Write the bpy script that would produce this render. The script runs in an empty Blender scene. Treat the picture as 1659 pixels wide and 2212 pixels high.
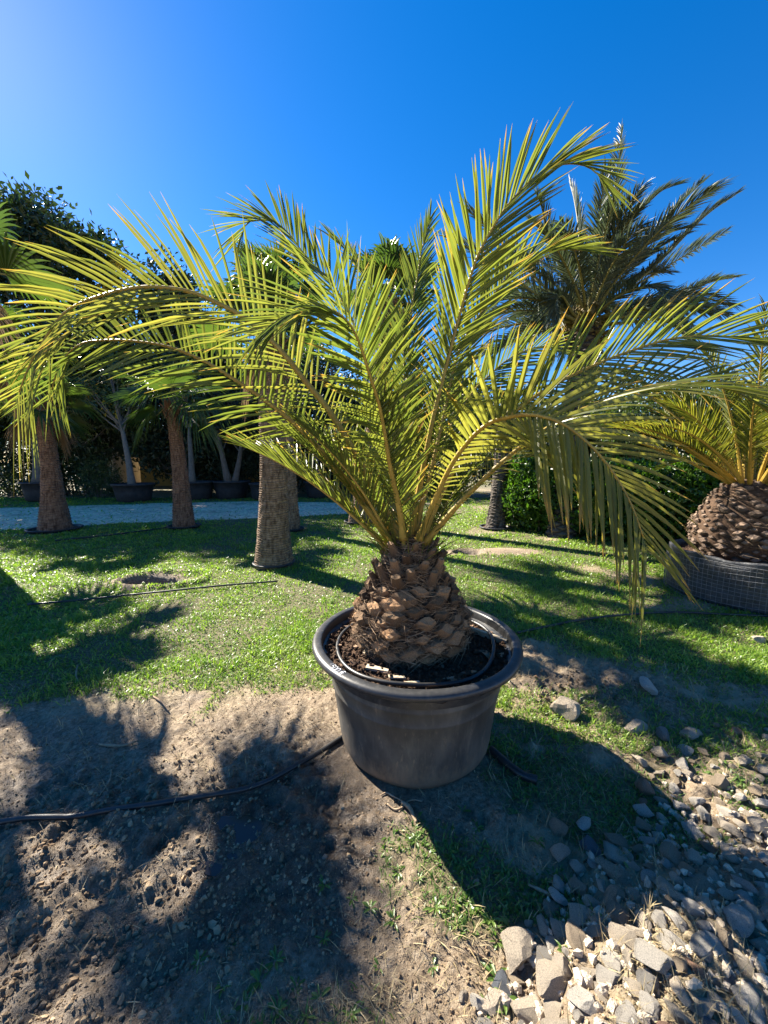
import bpy, math, random
import numpy as np
from mathutils import Vector, Matrix

rng = np.random.default_rng(7)
random.seed(7)
sc = bpy.context.scene
col = sc.collection
R = math.radians

# ------------------------------------------------------------------ camera, sky, sun, exposure
CAM_H, PITCH, F_PX, CX, CY = 1.6, R(7.5), 815.0, 829.5, 1106.0
cam_d = bpy.data.cameras.new('camera')
cam_d.sensor_fit = 'HORIZONTAL'
cam_d.sensor_width = 36.0
cam_d.lens = 36.0 * F_PX / 1659.0
cam_d.clip_start = 0.02
cam_d.clip_end = 2000
cam = bpy.data.objects.new('camera', cam_d)
col.objects.link(cam)
cam.location = (0, 0, CAM_H)
cam.rotation_euler = (R(90) - PITCH, 0, 0)
sc.camera = cam

SUN_AZ, SUN_EL = R(49.5), R(37.5)          # azimuth to the left of the view direction (+Y)
sun_dir = Vector((-math.sin(SUN_AZ) * math.cos(SUN_EL), math.cos(SUN_AZ) * math.cos(SUN_EL), math.sin(SUN_EL)))
w = bpy.data.worlds.new('World')
sc.world = w
w.use_nodes = True
nt = w.node_tree
nt.nodes.clear()
sky = nt.nodes.new('ShaderNodeTexSky')
sky.sky_type = 'NISHITA'
sky.sun_disc = False
sky.sun_elevation = SUN_EL
sky.sun_rotation = -SUN_AZ
sky.air_density = 1.0
sky.dust_density = 0.12
sky.ozone_density = 2.5
sky.altitude = 300
tint = nt.nodes.new('ShaderNodeMixRGB')
tint.blend_type = 'MULTIPLY'
tint.inputs[0].default_value = 1.0
tint.inputs[2].default_value = (1.0, 0.92, 1.06, 1)
bg = nt.nodes.new('ShaderNodeBackground')
bg.inputs[1].default_value = 0.053
out = nt.nodes.new('ShaderNodeOutputWorld')
hsv = nt.nodes.new('ShaderNodeHueSaturation')      # one camera-like saturation for the whole sky
hsv.inputs['Saturation'].default_value = 1.42
nt.links.new(sky.outputs[0], hsv.inputs['Color'])
nt.links.new(hsv.outputs[0], tint.inputs[1])
nt.links.new(tint.outputs[0], bg.inputs[0])
nt.links.new(bg.outputs[0], out.inputs[0])

sun_l = bpy.data.lights.new('sun', 'SUN')
sun_l.energy = 5.0
sun_l.angle = R(0.5)
sun_l.color = (1.0, 0.92, 0.79)
sun = bpy.data.objects.new('sun', sun_l)
col.objects.link(sun)
sun.rotation_euler = sun_dir.to_track_quat('Z', 'Y').to_euler()

sc.view_settings.view_transform = 'Standard'
sc.view_settings.look = 'None'
sc.view_settings.gamma = 1
sc.view_settings.exposure = 2.0
try:
    sc.view_settings.use_curve_mapping = False
except Exception:
    pass
sc.render.engine = 'CYCLES'
sc.cycles.max_bounces = 6
sc.cycles.diffuse_bounces = 3
sc.cycles.glossy_bounces = 2
sc.cycles.transmission_bounces = 4
sc.cycles.caustics_reflective = False
sc.cycles.caustics_refractive = False
sc.cycles.use_denoising = True

cP, sP = math.cos(PITCH), math.sin(PITCH)


def at(px, py, Y):
    """picture point + forward distance Y (metres) -> world point"""
    u, v = (px - CX) / F_PX, (CY - py) / F_PX
    fwd, up = cP + sP * v, cP * v - sP
    t = Y / fwd
    return np.array((u * t, Y, CAM_H + up * t))


def gpt(px, py, z=0.0):
    """picture point on the ground plane"""
    u, v = (px - CX) / F_PX, (CY - py) / F_PX
    fwd, up = cP + sP * v, cP * v - sP
    t = (z - CAM_H) / up
    return np.array((u * t, fwd * t))


# ------------------------------------------------------------------ helpers
def _hash(ix, iy, seed):
    n = (ix.astype(np.int64) * 374761393 + iy.astype(np.int64) * 668265263 + seed * 1442695041) & 0xFFFFFFFF
    n = ((n ^ (n >> 13)) * 1274126177) & 0xFFFFFFFF
    n = n ^ (n >> 16)
    return (n & 0xFFFF) / 65535.0


def noise(x, y, seed=0):
    x = np.asarray(x, float); y = np.asarray(y, float)
    ix, iy = np.floor(x), np.floor(y)
    fx, fy = x - ix, y - iy
    fx = fx * fx * (3 - 2 * fx); fy = fy * fy * (3 - 2 * fy)
    a = _hash(ix, iy, seed); b = _hash(ix + 1, iy, seed)
    c = _hash(ix, iy + 1, seed); d = _hash(ix + 1, iy + 1, seed)
    return (a * (1 - fx) + b * fx) * (1 - fy) + (c * (1 - fx) + d * fx) * fy


def fbm(x, y, seed=0, oct=4):
    s, a, t = 0, 0.5, 0
    for k in range(oct):
        s = s + a * noise(x * 2 ** k + 13.7 * k, y * 2 ** k - 7.1 * k, seed + k)
        t += a; a *= 0.5
    return s / t


def sstep(a, b, x):
    t = np.clip((np.asarray(x, float) - a) / (b - a), 0, 1)
    return t * t * (3 - 2 * t)


def mk_mesh(name, V, faces, attrs=None, mats=None, midx=None, smooth=False):
    """V (n,3); faces list of int arrays (m,3)/(m,4)"""
    me = bpy.data.meshes.new(name)
    V = np.asarray(V, np.float32)
    faces = [np.asarray(f, np.int32) for f in faces if len(f)]
    nl = sum(f.size for f in faces); npoly = sum(len(f) for f in faces)
    me.vertices.add(len(V)); me.vertices.foreach_set('co', V.ravel())
    me.loops.add(nl); me.polygons.add(npoly)
    me.loops.foreach_set('vertex_index', np.concatenate([f.ravel() for f in faces]))
    ls = np.concatenate([np.full(len(f), f.shape[1], np.int32) for f in faces])
    me.polygons.foreach_set('loop_start', np.concatenate(([0], np.cumsum(ls)[:-1])).astype(np.int32))
    if midx is not None:
        me.polygons.foreach_set('material_index', np.asarray(midx, np.int32))
    if attrs:
        for k, a in attrs.items():
            at_ = me.attributes.new(k, 'FLOAT', 'POINT')
            at_.data.foreach_set('value', np.asarray(a, np.float32))
    for m in (mats or []):
        me.materials.append(m)
    me.update(calc_edges=True)
    me.validate()
    if smooth:
        me.polygons.foreach_set('use_smooth', np.ones(npoly, bool))
    else:
        me.polygons.foreach_set('use_smooth', np.zeros(npoly, bool))
    return me


class MB:
    """collects vertex/face arrays into one mesh"""
    def __init__(self):
        self.V, self.F, self.T, self.Rn, self.M, self.n = [], [], [], [], [], 0

    def add(self, V, faces, t=0.0, r=0.0, m=0):
        V = np.asarray(V, float)
        if not isinstance(faces, list):
            faces = [faces]
        for f in faces:
            f = np.asarray(f, np.int64)
            if len(f):
                self.F.append(f + self.n); self.M.append(np.full(len(f), m))
        self.V.append(V)
        self.T.append(np.broadcast_to(np.asarray(t, float), (len(V),)))
        self.Rn.append(np.broadcast_to(np.asarray(r, float), (len(V),)))
        self.n += len(V)

    def mesh(self, name, mats, smooth=False):
        F3 = [f for f in self.F if f.shape[1] == 3]; M3 = [m for f, m in zip(self.F, self.M) if f.shape[1] == 3]
        F4 = [f for f in self.F if f.shape[1] == 4]; M4 = [m for f, m in zip(self.F, self.M) if f.shape[1] == 4]
        fs, ms = [], []
        if F3: fs.append(np.concatenate(F3)); ms += M3
        if F4: fs.append(np.concatenate(F4)); ms += M4
        return mk_mesh(name, np.concatenate(self.V), fs, {'t': np.concatenate(self.T), 'r': np.concatenate(self.Rn)},
                       mats, np.concatenate(ms), smooth)

    def build(self, name, mats, parent=None, smooth=False):
        return obj(name, self.mesh(name, mats if isinstance(mats, list) else [mats], smooth), parent)


def obj(name, me, parent=None, loc=None, rot=None, scale=None):
    o = bpy.data.objects.new(name, me)
    col.objects.link(o)
    if parent is not None:
        o.parent = parent
        if loc is None:
            o.matrix_parent_inverse = Matrix.Translation(-parent.location)   # parts are modelled in world space
    if loc is not None: o.location = loc
    if rot is not None: o.rotation_euler = rot
    if scale is not None: o.scale = scale if hasattr(scale, '__len__') else (scale,) * 3
    return o


def tag(o, label=None, cat=None, group=None, kind=None):
    if label: o['label'] = label
    if cat: o['category'] = cat
    if group: o['group'] = group
    if kind: o['kind'] = kind
    return o


def thing(name, label, cat, loc, group=None):
    o = bpy.data.objects.new(name, None)
    o.empty_display_size = 0.1
    col.objects.link(o)
    o.location = loc
    return tag(o, label, cat, group)


def nrm(v):
    v = np.asarray(v, float)
    return v / np.maximum(np.linalg.norm(v, axis=-1, keepdims=True), 1e-9)


def catmull(P, n):
    """resample a control polyline by arc length, smooth"""
    P = np.asarray(P, float)
    Q = np.vstack((2 * P[0] - P[1], P, 2 * P[-1] - P[-2]))
    pts = []
    for i in range(1, len(Q) - 2):
        t = np.linspace(0, 1, 14, endpoint=False)[:, None]
        p0, p1, p2, p3 = Q[i - 1], Q[i], Q[i + 1], Q[i + 2]
        pts.append(0.5 * ((2 * p1) + (-p0 + p2) * t + (2 * p0 - 5 * p1 + 4 * p2 - p3) * t ** 2 + (-p0 + 3 * p1 - 3 * p2 + p3) * t ** 3))
    pts = np.vstack(pts + [P[-1:]])
    s = np.concatenate(([0], np.cumsum(np.linalg.norm(np.diff(pts, axis=0), axis=1))))
    u = np.linspace(0, s[-1], n)
    return np.stack([np.interp(u, s, pts[:, k]) for k in range(3)], 1), s[-1]


def tube(P, rad, sides=6, cap=True):
    P = np.asarray(P, float); n = len(P)
    rad = np.broadcast_to(np.asarray(rad, float), (n,))
    T = nrm(np.gradient(P, axis=0))
    ref = np.array((0, 0, 1.0)) if abs(T[:, 2]).mean() < 0.8 else np.array((0, 1.0, 0))
    S = nrm(np.cross(T, ref)); N = np.cross(S, T)
    a = np.linspace(0, 2 * math.pi, sides, endpoint=False)
    V = P[:, None] + rad[:, None, None] * (np.cos(a)[None, :, None] * S[:, None] + np.sin(a)[None, :, None] * N[:, None])
    V = V.reshape(-1, 3)
    i, j = np.meshgrid(np.arange(n - 1), np.arange(sides), indexing='ij')
    j2 = (j + 1) % sides
    F = np.stack((i * sides + j, i * sides + j2, (i + 1) * sides + j2, (i + 1) * sides + j), -1).reshape(-1, 4)
    fs = [F]
    if cap:
        V = np.vstack((V, P[:1], P[-1:]))
        k = np.arange(sides); k2 = (k + 1) % sides
        fs.append(np.vstack((np.stack((k2, k, np.full(sides, n * sides)), 1),
                             np.stack((k + (n - 1) * sides, k2 + (n - 1) * sides, np.full(sides, n * sides + 1)), 1))))
    return V, fs


def lathe(prof, sides, center=(0, 0), close=False, wob=None):
    """prof [(r,z)] -> surface of revolution"""
    prof = np.asarray(prof, float); n = len(prof)
    a = np.linspace(0, 2 * math.pi, sides, endpoint=False)
    r = prof[:, 0][:, None] * np.ones(sides)[None]
    z = prof[:, 1][:, None] * np.ones(sides)[None]
    if wob is not None:
        r, z = wob(r, z, a[None, :] * np.ones((n, 1)))
    V = np.stack((center[0] + r * np.cos(a), center[1] + r * np.sin(a), z), -1).reshape(-1, 3)
    i, j = np.meshgrid(np.arange(n - 1), np.arange(sides), indexing='ij')
    j2 = (j + 1) % sides
    F = np.stack((i * sides + j, i * sides + j2, (i + 1) * sides + j2, (i + 1) * sides + j), -1).reshape(-1, 4)
    return V, F


def box(x0, x1, y0, y1, z0, z1):
    V = np.array([(x, y, z) for z in (z0, z1) for y in (y0, y1) for x in (x0, x1)], float)
    F = np.array([(0, 2, 3, 1), (4, 5, 7, 6), (0, 1, 5, 4), (2, 6, 7, 3), (0, 4, 6, 2), (1, 3, 7, 5)])
    return V, F


# ------------------------------------------------------------------ materials
def new_mat(name):
    m = bpy.data.materials.new(name)
    m.use_nodes = True
    n = m.node_tree
    n.nodes.clear()
    o = n.nodes.new('ShaderNodeOutputMaterial')
    return m, n, o


def node(n, typ, **kw):
    x = n.nodes.new(typ)
    for k, v in kw.items():
        if k.startswith('i_'):
            x.inputs[k[2:].replace('_', ' ')].default_value = v
        else:
            setattr(x, k, v)
    return x


def link(n, a, b):
    n.links.new(a, b)


def ramp(n, fac, stops):
    r_ = n.nodes.new('ShaderNodeValToRGB')
    e = r_.color_ramp.elements
    while len(e) < len(stops): e.new(0.5)
    for k, (p, c) in enumerate(stops):
        e[k].position = p
        e[k].color = (*c, 1) if len(c) == 3 else c
    n.links.new(fac, r_.inputs[0])
    return r_.outputs[0]


def mixc(n, fac, a, b, mode='MIX'):
    x = n.nodes.new('ShaderNodeMixRGB'); x.blend_type = mode
    for k, v in enumerate((fac, a, b)):
        if hasattr(v, 'is_output') or isinstance(v, bpy.types.NodeSocket):
            n.links.new(v, x.inputs[k])
        else:
            x.inputs[k].default_value = v if k == 0 else ((*v, 1) if len(v) == 3 else v)
    return x.outputs[0]


def math_(n, op, a, b=None, clamp=False):
    x = n.nodes.new('ShaderNodeMath'); x.operation = op; x.use_clamp = clamp
    for k, v in enumerate((a, b)):
        if v is None: continue
        if isinstance(v, bpy.types.NodeSocket): n.links.new(v, x.inputs[k])
        else: x.inputs[k].default_value = v
    return x.outputs[0]


def attr(n, name):
    return node(n, 'ShaderNodeAttribute', attribute_name=name).outputs['Fac']


def noise_tex(n, scale, detail=4, rough=0.55, coord='Object', stretch=None):
    tc = n.nodes.new('ShaderNodeTexCoord')
    t = node(n, 'ShaderNodeTexNoise', i_Scale=scale, i_Detail=detail, i_Roughness=rough)
    src = tc.outputs[coord]
    if stretch:
        mp = node(n, 'ShaderNodeMapping', i_Scale=stretch)
        n.links.new(src, mp.inputs[0]); src = mp.outputs[0]
    n.links.new(src, t.inputs['Vector'])
    return t.outputs[0]


def leaf_mat(name, c1, c2, tip, tip_start=0.8, transl=0.42, tcol=None, rough=0.38, spec=0.5, spots=0.25):
    m, n, o = new_mat(name)
    t, r_ = attr(n, 't'), attr(n, 'r')
    base = mixc(n, r_, c1, c2)
    nz = noise_tex(n, 35, 2)
    base = mixc(n, math_(n, 'MULTIPLY', nz, 0.35), base, tuple(0.55 * x for x in c1))
    # withered tips: how far they reach differs from leaflet to leaflet
    d = math_(n, 'ADD', t, math_(n, 'MULTIPLY', math_(n, 'SUBTRACT', r_, 0.5), spots))
    d = math_(n, 'ADD', d, math_(n, 'MULTIPLY', math_(n, 'SUBTRACT', nz, 0.5), 0.3))
    f = math_(n, 'MULTIPLY', math_(n, 'SUBTRACT', d, tip_start), 5.0, True)
    base = mixc(n, f, base, tip)
    p = node(n, 'ShaderNodeBsdfPrincipled', i_Roughness=rough)
    p.inputs['Specular IOR Level'].default_value = spec
    link(n, base, p.inputs['Base Color'])
    tr = n.nodes.new('ShaderNodeBsdfTranslucent')
    tc = mixc(n, 1.0, base, tcol or (1.9, 1.75, 0.9), 'MULTIPLY')
    link(n, tc, tr.inputs[0])
    mx = node(n, 'ShaderNodeMixShader'); mx.inputs[0].default_value = transl
    link(n, p.outputs[0], mx.inputs[1]); link(n, tr.outputs[0], mx.inputs[2])
    link(n, mx.outputs[0], o.inputs[0])
    return m


def rough_mat(name, stops, scale=20, rough=0.85, bump=0.4, bdist=0.01, detail=6, stretch=None, use_t=None, rand=None, spec=0.3, bscale=None):
    """noise-driven colour (+ optional 't' attribute blend, + object-random tint) and fine relief"""
    m, n, o = new_mat(name)
    nz = noise_tex(n, scale, detail, 0.6, stretch=stretch)
    c = ramp(n, nz, stops)
    if use_t:
        c = mixc(n, attr(n, 't'), c, mixc(n, 1.0, c, use_t, 'MULTIPLY'))
    if rand:
        oi = n.nodes.new('ShaderNodeObjectInfo')
        rc = ramp(n, oi.outputs['Random'], rand)
        c = mixc(n, 1.0, c, rc, 'MULTIPLY')
    p = node(n, 'ShaderNodeBsdfPrincipled', i_Roughness=rough)
    p.inputs['Specular IOR Level'].default_value = spec
    link(n, c, p.inputs['Base Color'])
    if bump:
        b = node(n, 'ShaderNodeBump', i_Strength=bump, i_Distance=bdist)
        link(n, noise_tex(n, bscale or scale * 2.2, 6, 0.65, stretch=stretch), b.inputs['Height'])
        link(n, b.outputs[0], p.inputs['Normal'])
    link(n, p.outputs[0], o.inputs[0])
    return m


M = {}
M['leaf'] = leaf_mat('canary_palm_leaflet', (0.085, 0.120, 0.027), (0.185, 0.195, 0.045), (0.36, 0.21, 0.06), 0.90, 0.5, (1.7, 1.72, 0.9), rough=0.3, spots=0.45)
M['leaf_old'] = leaf_mat('old_palm_leaflet', (0.115, 0.140, 0.034), (0.23, 0.215, 0.055), (0.40, 0.24, 0.07), 0.90, 0.5, (1.7, 1.72, 0.9), rough=0.3, spots=0.4)
M['date'] = leaf_mat('date_palm_leaflet', (0.060, 0.085, 0.058), (0.15, 0.175, 0.12), (0.22, 0.16, 0.08), 0.97, 0.22, (1.4, 1.5, 0.9), rough=0.42)
M['far_leaf'] = leaf_mat('far_palm_leaflet', (0.09, 0.12, 0.02), (0.19, 0.19, 0.03), (0.35, 0.2, 0.05), 0.9, 0.40)
M['fan'] = leaf_mat('fan_leaf', (0.045, 0.080, 0.020), (0.10, 0.140, 0.035), (0.22, 0.16, 0.05), 0.97, 0.33, (1.35, 1.6, 0.7))
M['dead'] = leaf_mat('dead_frond', (0.20, 0.13, 0.07), (0.30, 0.21, 0.12), (0.25, 0.17, 0.1), 0.9, 0.2, (1, 1, 1), rough=0.8)
M['rachis'] = rough_mat('yellow_rachis', [(0.3, (0.30, 0.19, 0.03)), (0.7, (0.42, 0.30, 0.06))], 30, 0.45, 0.2, 0.002)
M['rachis_green'] = rough_mat('green_rachis', [(0.3, (0.16, 0.15, 0.04)), (0.7, (0.26, 0.22, 0.07))], 30, 0.5, 0.2, 0.002)
M['tree_leaf'] = leaf_mat('broad_leaf', (0.022, 0.042, 0.014), (0.06, 0.085, 0.025), (0.1, 0.1, 0.03), 1.2, 0.18, (1.3, 1.7, 0.7), rough=0.35)
M['conifer'] = leaf_mat('conifer_leaf', (0.016, 0.032, 0.014), (0.04, 0.06, 0.022), (0.1, 0.1, 0.03), 1.2, 0.12, (1.3, 1.6, 0.7), rough=0.5)
M['light_leaf'] = leaf_mat('small_tree_leaf', (0.05, 0.085, 0.03), (0.10, 0.13, 0.045), (0.1, 0.1, 0.03), 1.2, 0.3, (1.4, 1.7, 0.7))
M['yellow_leaf'] = leaf_mat('yellow_leaf', (0.45, 0.30, 0.02), (0.55, 0.42, 0.04), (0.4, 0.3, 0.03), 1.2, 0.45, (1.3, 1.3, 0.8))
M['laurel'] = leaf_mat('laurel_leaf', (0.045, 0.105, 0.014), (0.105, 0.19, 0.025), (0.1, 0.1, 0.03), 1.2, 0.3, (1.5, 1.8, 0.6), rough=0.3)
M['grass'] = leaf_mat('grass_blade', (0.12, 0.23, 0.025), (0.37, 0.45, 0.10), (0.46, 0.40, 0.18), 1.02, 0.42, (1.5, 1.7, 0.7), rough=0.38, spots=0.5)
M['weed'] = leaf_mat('weed_leaf', (0.08, 0.155, 0.028), (0.19, 0.27, 0.065), (0.2, 0.2, 0.08), 1.1, 0.35, (1.4, 1.7, 0.7))
M['straw'] = leaf_mat('dry_straw', (0.34, 0.26, 0.13), (0.46, 0.38, 0.22), (0.4, 0.3, 0.18), 1.2, 0.25, (1, 1, 1), rough=0.7)
M['core'] = rough_mat('trunk_core', [(0.3, (0.035, 0.02, 0.012)), (0.7, (0.10, 0.06, 0.035))], 40, 0.95, 0.6, 0.01)
M['boot'] = rough_mat('leaf_base_wood', [(0.3, (0.040, 0.025, 0.015)), (0.5, (0.125, 0.080, 0.047)), (0.7, (0.23, 0.155, 0.095))], 26, 0.85, 0.6, 0.008,
                      use_t=(2.4, 2.3, 2.1), rand=[(0, (0.35, 0.33, 0.31)), (0.4, (0.75, 0.74, 0.73)), (0.7, (1.0, 1.0, 1.0)), (1, (1.6, 1.45, 1.3))])
M['boot_grey'] = rough_mat('grey_leaf_base', [(0.3, (0.040, 0.027, 0.020)), (0.5, (0.095, 0.070, 0.053)), (0.7, (0.17, 0.135, 0.108))], 22, 0.9, 0.6, 0.008,
                           use_t=(2.0, 1.9, 1.8), rand=[(0, (0.65, 0.62, 0.6)), (0.5, (1, 1, 1)), (1, (1.3, 1.25, 1.2))])
M['fibre'] = rough_mat('palm_fibre', [(0.3, (0.09, 0.055, 0.03)), (0.7, (0.34, 0.235, 0.145))], 18, 0.9, 0)
M['trunk_fan'] = rough_mat('ringed_palm_bark', [(0.3, (0.13, 0.082, 0.050)), (0.5, (0.26, 0.178, 0.112)), (0.7, (0.38, 0.28, 0.19))], 9, 0.9, 0.8, 0.02, stretch=(3.5, 3.5, 1.0), use_t=(0.35, 0.32, 0.3))
M['trunk_red'] = rough_mat('red_brown_palm_bark', [(0.3, (0.12, 0.066, 0.042)), (0.5, (0.24, 0.135, 0.085)), (0.7, (0.35, 0.22, 0.145))], 9, 0.9, 0.8, 0.02, stretch=(3.5, 3.5, 1.0), use_t=(0.4, 0.35, 0.33))
M['trunk_scale'] = rough_mat('scaled_palm_bark', [(0.25, (0.065, 0.054, 0.045)), (0.55, (0.12, 0.102, 0.085)), (0.8, (0.19, 0.17, 0.145))], 10, 0.9, 0.8, 0.02, use_t=(0.3, 0.28, 0.26))
M['bark'] = rough_mat('tree_bark', [(0.25, (0.07, 0.058, 0.046)), (0.75, (0.20, 0.17, 0.14))], 10, 0.9, 0.7, 0.02, stretch=(2, 2, 0.6))
M['bark_pale'] = rough_mat('pale_bark', [(0.25, (0.10, 0.094, 0.082)), (0.75, (0.20, 0.185, 0.16))], 10, 0.85, 0.5, 0.01)
M['soil'] = rough_mat('potting_soil', [(0.2, (0.030, 0.018, 0.011)), (0.5, (0.085, 0.048, 0.028)), (0.8, (0.19, 0.115, 0.07))], 55, 0.95, 1.0, 0.02)
M['hose'] = rough_mat('black_hose', [(0.3, (0.012, 0.012, 0.013)), (0.7, (0.03, 0.03, 0.03))], 30, 0.42, 0.15, 0.002, spec=0.5)
M['chip'] = rough_mat('bark_chip', [(0.3, (0.20, 0.13, 0.09)), (0.7, (0.40, 0.29, 0.21))], 30, 0.85, 0.6, 0.005, stretch=(1, 4, 1), rand=[(0, (0.45, 0.4, 0.36)), (0.5, (0.9, 0.85, 0.8)), (1, (1.6, 1.45, 1.25))])
M['wood_pale'] = rough_mat('pale_split_wood', [(0.3, (0.42, 0.32, 0.20)), (0.7, (0.62, 0.52, 0.38))], 30, 0.8, 0.5, 0.004, stretch=(1, 5, 1))
M['root'] = rough_mat('dry_root', [(0.3, (0.20, 0.13, 0.08)), (0.7, (0.42, 0.31, 0.2))], 40, 0.85, 0.5, 0.004)
ROCKC = {'cream': (1.25, 1.05, 0.80), 'white': (1.3, 1.18, 1.0), 'tan': (0.88, 0.69, 0.48), 'grey': (0.74, 0.68, 0.60), 'rusty': (0.92, 0.55, 0.36), 'slate': (0.34, 0.37, 0.41)}
for k_, v_ in ROCKC.items():
    M['rock_' + k_] = rough_mat(k_ + '_rock', [(0.3, tuple(0.24 * x for x in v_)), (0.46, tuple(0.48 * x for x in v_)), (0.66, tuple(0.64 * x for x in v_))], 18, 0.9, 1.0, 0.03, detail=10,
                                rand=[(0, (0.8, 0.8, 0.8)), (1, (1.1, 1.1, 1.1))])
M['clod'] = rough_mat('soil_clod', [(0.35, (0.11, 0.070, 0.040)), (0.65, (0.37, 0.275, 0.17))], 9, 0.95, 0.8, 0.006)
M['fabric'] = rough_mat('black_liner', [(0.3, (0.018, 0.019, 0.022)), (0.7, (0.055, 0.057, 0.062))], 14, 0.5, 0.7, 0.03, spec=0.5, bscale=9)
M['wire'] = rough_mat('galvanised_wire', [(0.3, (0.10, 0.10, 0.105)), (0.7, (0.22, 0.22, 0.22))], 30, 0.45, 0)
M['planter'] = rough_mat('black_planter', [(0.3, (0.022, 0.023, 0.026)), (0.7, (0.05, 0.05, 0.053))], 6, 0.55, 0.2, 0.01)
M['yellow_wall'] = rough_mat('yellow_render', [(0.3, (0.42, 0.27, 0.09)), (0.7, (0.52, 0.36, 0.14))], 3, 0.9, 0.2, 0.01)
M['white_roof'] = rough_mat('white_roof_sheet', [(0.3, (0.62, 0.62, 0.62)), (0.7, (0.78, 0.78, 0.78))], 3, 0.6, 0.1, 0.01)
M['grey_sheet'] = rough_mat('grey_wall_sheet', [(0.3, (0.36, 0.36, 0.38)), (0.7, (0.50, 0.50, 0.52))], 2, 0.7, 0.2, 0.01)
M['dark_frame'] = rough_mat('dark_frame', [(0.3, (0.03, 0.025, 0.02)), (0.7, (0.06, 0.05, 0.04))], 5, 0.6, 0)
M['chalk'] = rough_mat('white_marker', [(0.3, (0.75, 0.75, 0.75)), (0.7, (0.85, 0.85, 0.85))], 40, 0.7, 0)
M['fruit'] = rough_mat('date_fruit', [(0.3, (0.09, 0.07, 0.02)), (0.7, (0.17, 0.12, 0.03))], 30, 0.6, 0)

# glass of the far house
m, n, o = new_mat('window_glass')
p = node(n, 'ShaderNodeBsdfPrincipled', i_Roughness=0.1)
p.inputs['Base Color'].default_value = (0.03, 0.035, 0.04, 1)
link(n, p.outputs[0], o.inputs[0]); M['glass'] = m

# big pot: dusty black plastic with moulding lines and scuffs
m, n, o = new_mat('dusty_black_plastic')
nz = noise_tex(n, 5, 6, 0.65, stretch=(1, 1, 0.45))
nz2 = noise_tex(n, 60, 3, 0.6)
c = ramp(n, nz, [(0.36, (0.034, 0.033, 0.031)), (0.5, (0.066, 0.062, 0.055)), (0.66, (0.125, 0.112, 0.092))])
sc_ = noise_tex(n, 22, 4, 0.7, stretch=(1, 1, 0.35))
scf = math_(n, 'MULTIPLY', math_(n, 'SUBTRACT', sc_, 0.60), 9.0, True)
c = mixc(n, math_(n, 'MULTIPLY', scf, 0.55), c, (0.26, 0.20, 0.14))
stk = noise_tex(n, 26, 5, 0.7, stretch=(1, 1, 0.08))       # run-off streaks
c = mixc(n, math_(n, 'MULTIPLY', math_(n, 'MULTIPLY', math_(n, 'SUBTRACT', stk, 0.54), 7.0, True), 0.35), c, (0.19, 0.165, 0.13))
scr = noise_tex(n, 9, 6, 0.75, stretch=(1, 1, 9))           # scratches
c = mixc(n, math_(n, 'MULTIPLY', math_(n, 'MULTIPLY', math_(n, 'SUBTRACT', scr, 0.66), 14.0, True), 0.5), c, (0.22, 0.21, 0.20))
sx = node(n, 'ShaderNodeSeparateXYZ'); tcp = n.nodes.new('ShaderNodeTexCoord'); link(n, tcp.outputs['Object'], sx.inputs[0])
mudf = math_(n, 'SUBTRACT', math_(n, 'ADD', math_(n, 'MULTIPLY', sc_, 0.5), 0.0), math_(n, 'MULTIPLY', sx.outputs[2], 1.6))
c = mixc(n, math_(n, 'MULTIPLY', math_(n, 'MULTIPLY', mudf, 6.0, True), 0.7), c, (0.20, 0.145, 0.095))   # dried mud splashed up the foot
p = node(n, 'ShaderNodeBsdfPrincipled')
link(n, c, p.inputs['Base Color'])
link(n, math_(n, 'ADD', 0.5, math_(n, 'MULTIPLY', nz, 0.3)), p.inputs['Roughness'])
b = node(n, 'ShaderNodeBump', i_Strength=0.12, i_Distance=0.004)
link(n, nz2, b.inputs['Height']); link(n, b.outputs[0], p.inputs['Normal'])
link(n, p.outputs[0], o.inputs[0]); M['pot'] = m
m, n, o = new_mat('rim_plastic')
nz = noise_tex(n, 30, 5, 0.65)
c = ramp(n, nz, [(0.35, (0.020, 0.021, 0.023)), (0.6, (0.036, 0.036, 0.037)), (0.8, (0.10, 0.095, 0.085))])
p = node(n, 'ShaderNodeBsdfPrincipled', i_Roughness=0.4)
link(n, c, p.inputs['Base Color'])
b = node(n, 'ShaderNodeBump', i_Strength=0.15, i_Distance=0.003)
link(n, noise_tex(n, 80, 4), b.inputs['Height']); link(n, b.outputs[0], p.inputs['Normal'])
link(n, p.outputs[0], o.inputs[0]); M['rim'] = m

# ground: soil, wet mud, shade painted into the dug holes, and turf by vertex masks
m, n, o = new_mat('ground_soil')
g, wet_shade, dry = attr(n, 'grass'), attr(n, 'wet_shade'), attr(n, 'dry')
n1 = noise_tex(n, 2.2, 6, 0.6); n2 = noise_tex(n, 38, 6, 0.7); n3 = noise_tex(n, 140, 4, 0.7)
dirt = ramp(n, n2, [(0.33, (0.095, 0.064, 0.040)), (0.47, (0.25, 0.188, 0.122)), (0.57, (0.35, 0.275, 0.188)), (0.70, (0.50, 0.415, 0.30))])
dirt = mixc(n, math_(n, 'MULTIPLY', n1, 0.55), dirt, (0.21, 0.150, 0.094))
sp = math_(n, 'MULTIPLY', math_(n, 'SUBTRACT', n3, 0.62), 8.0, True)
dirt = mixc(n, math_(n, 'MULTIPLY', sp, 0.7), dirt, (0.50, 0.42, 0.32))
sd_ = math_(n, 'MULTIPLY', math_(n, 'SUBTRACT', 0.40, n3), 9.0, True)
dirt = mixc(n, math_(n, 'MULTIPLY', sd_, 0.65), dirt, (0.06, 0.042, 0.028))
dirt = mixc(n, dry, dirt, mixc(n, n2, (0.28, 0.22, 0.13), (0.42, 0.34, 0.22)))
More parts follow.
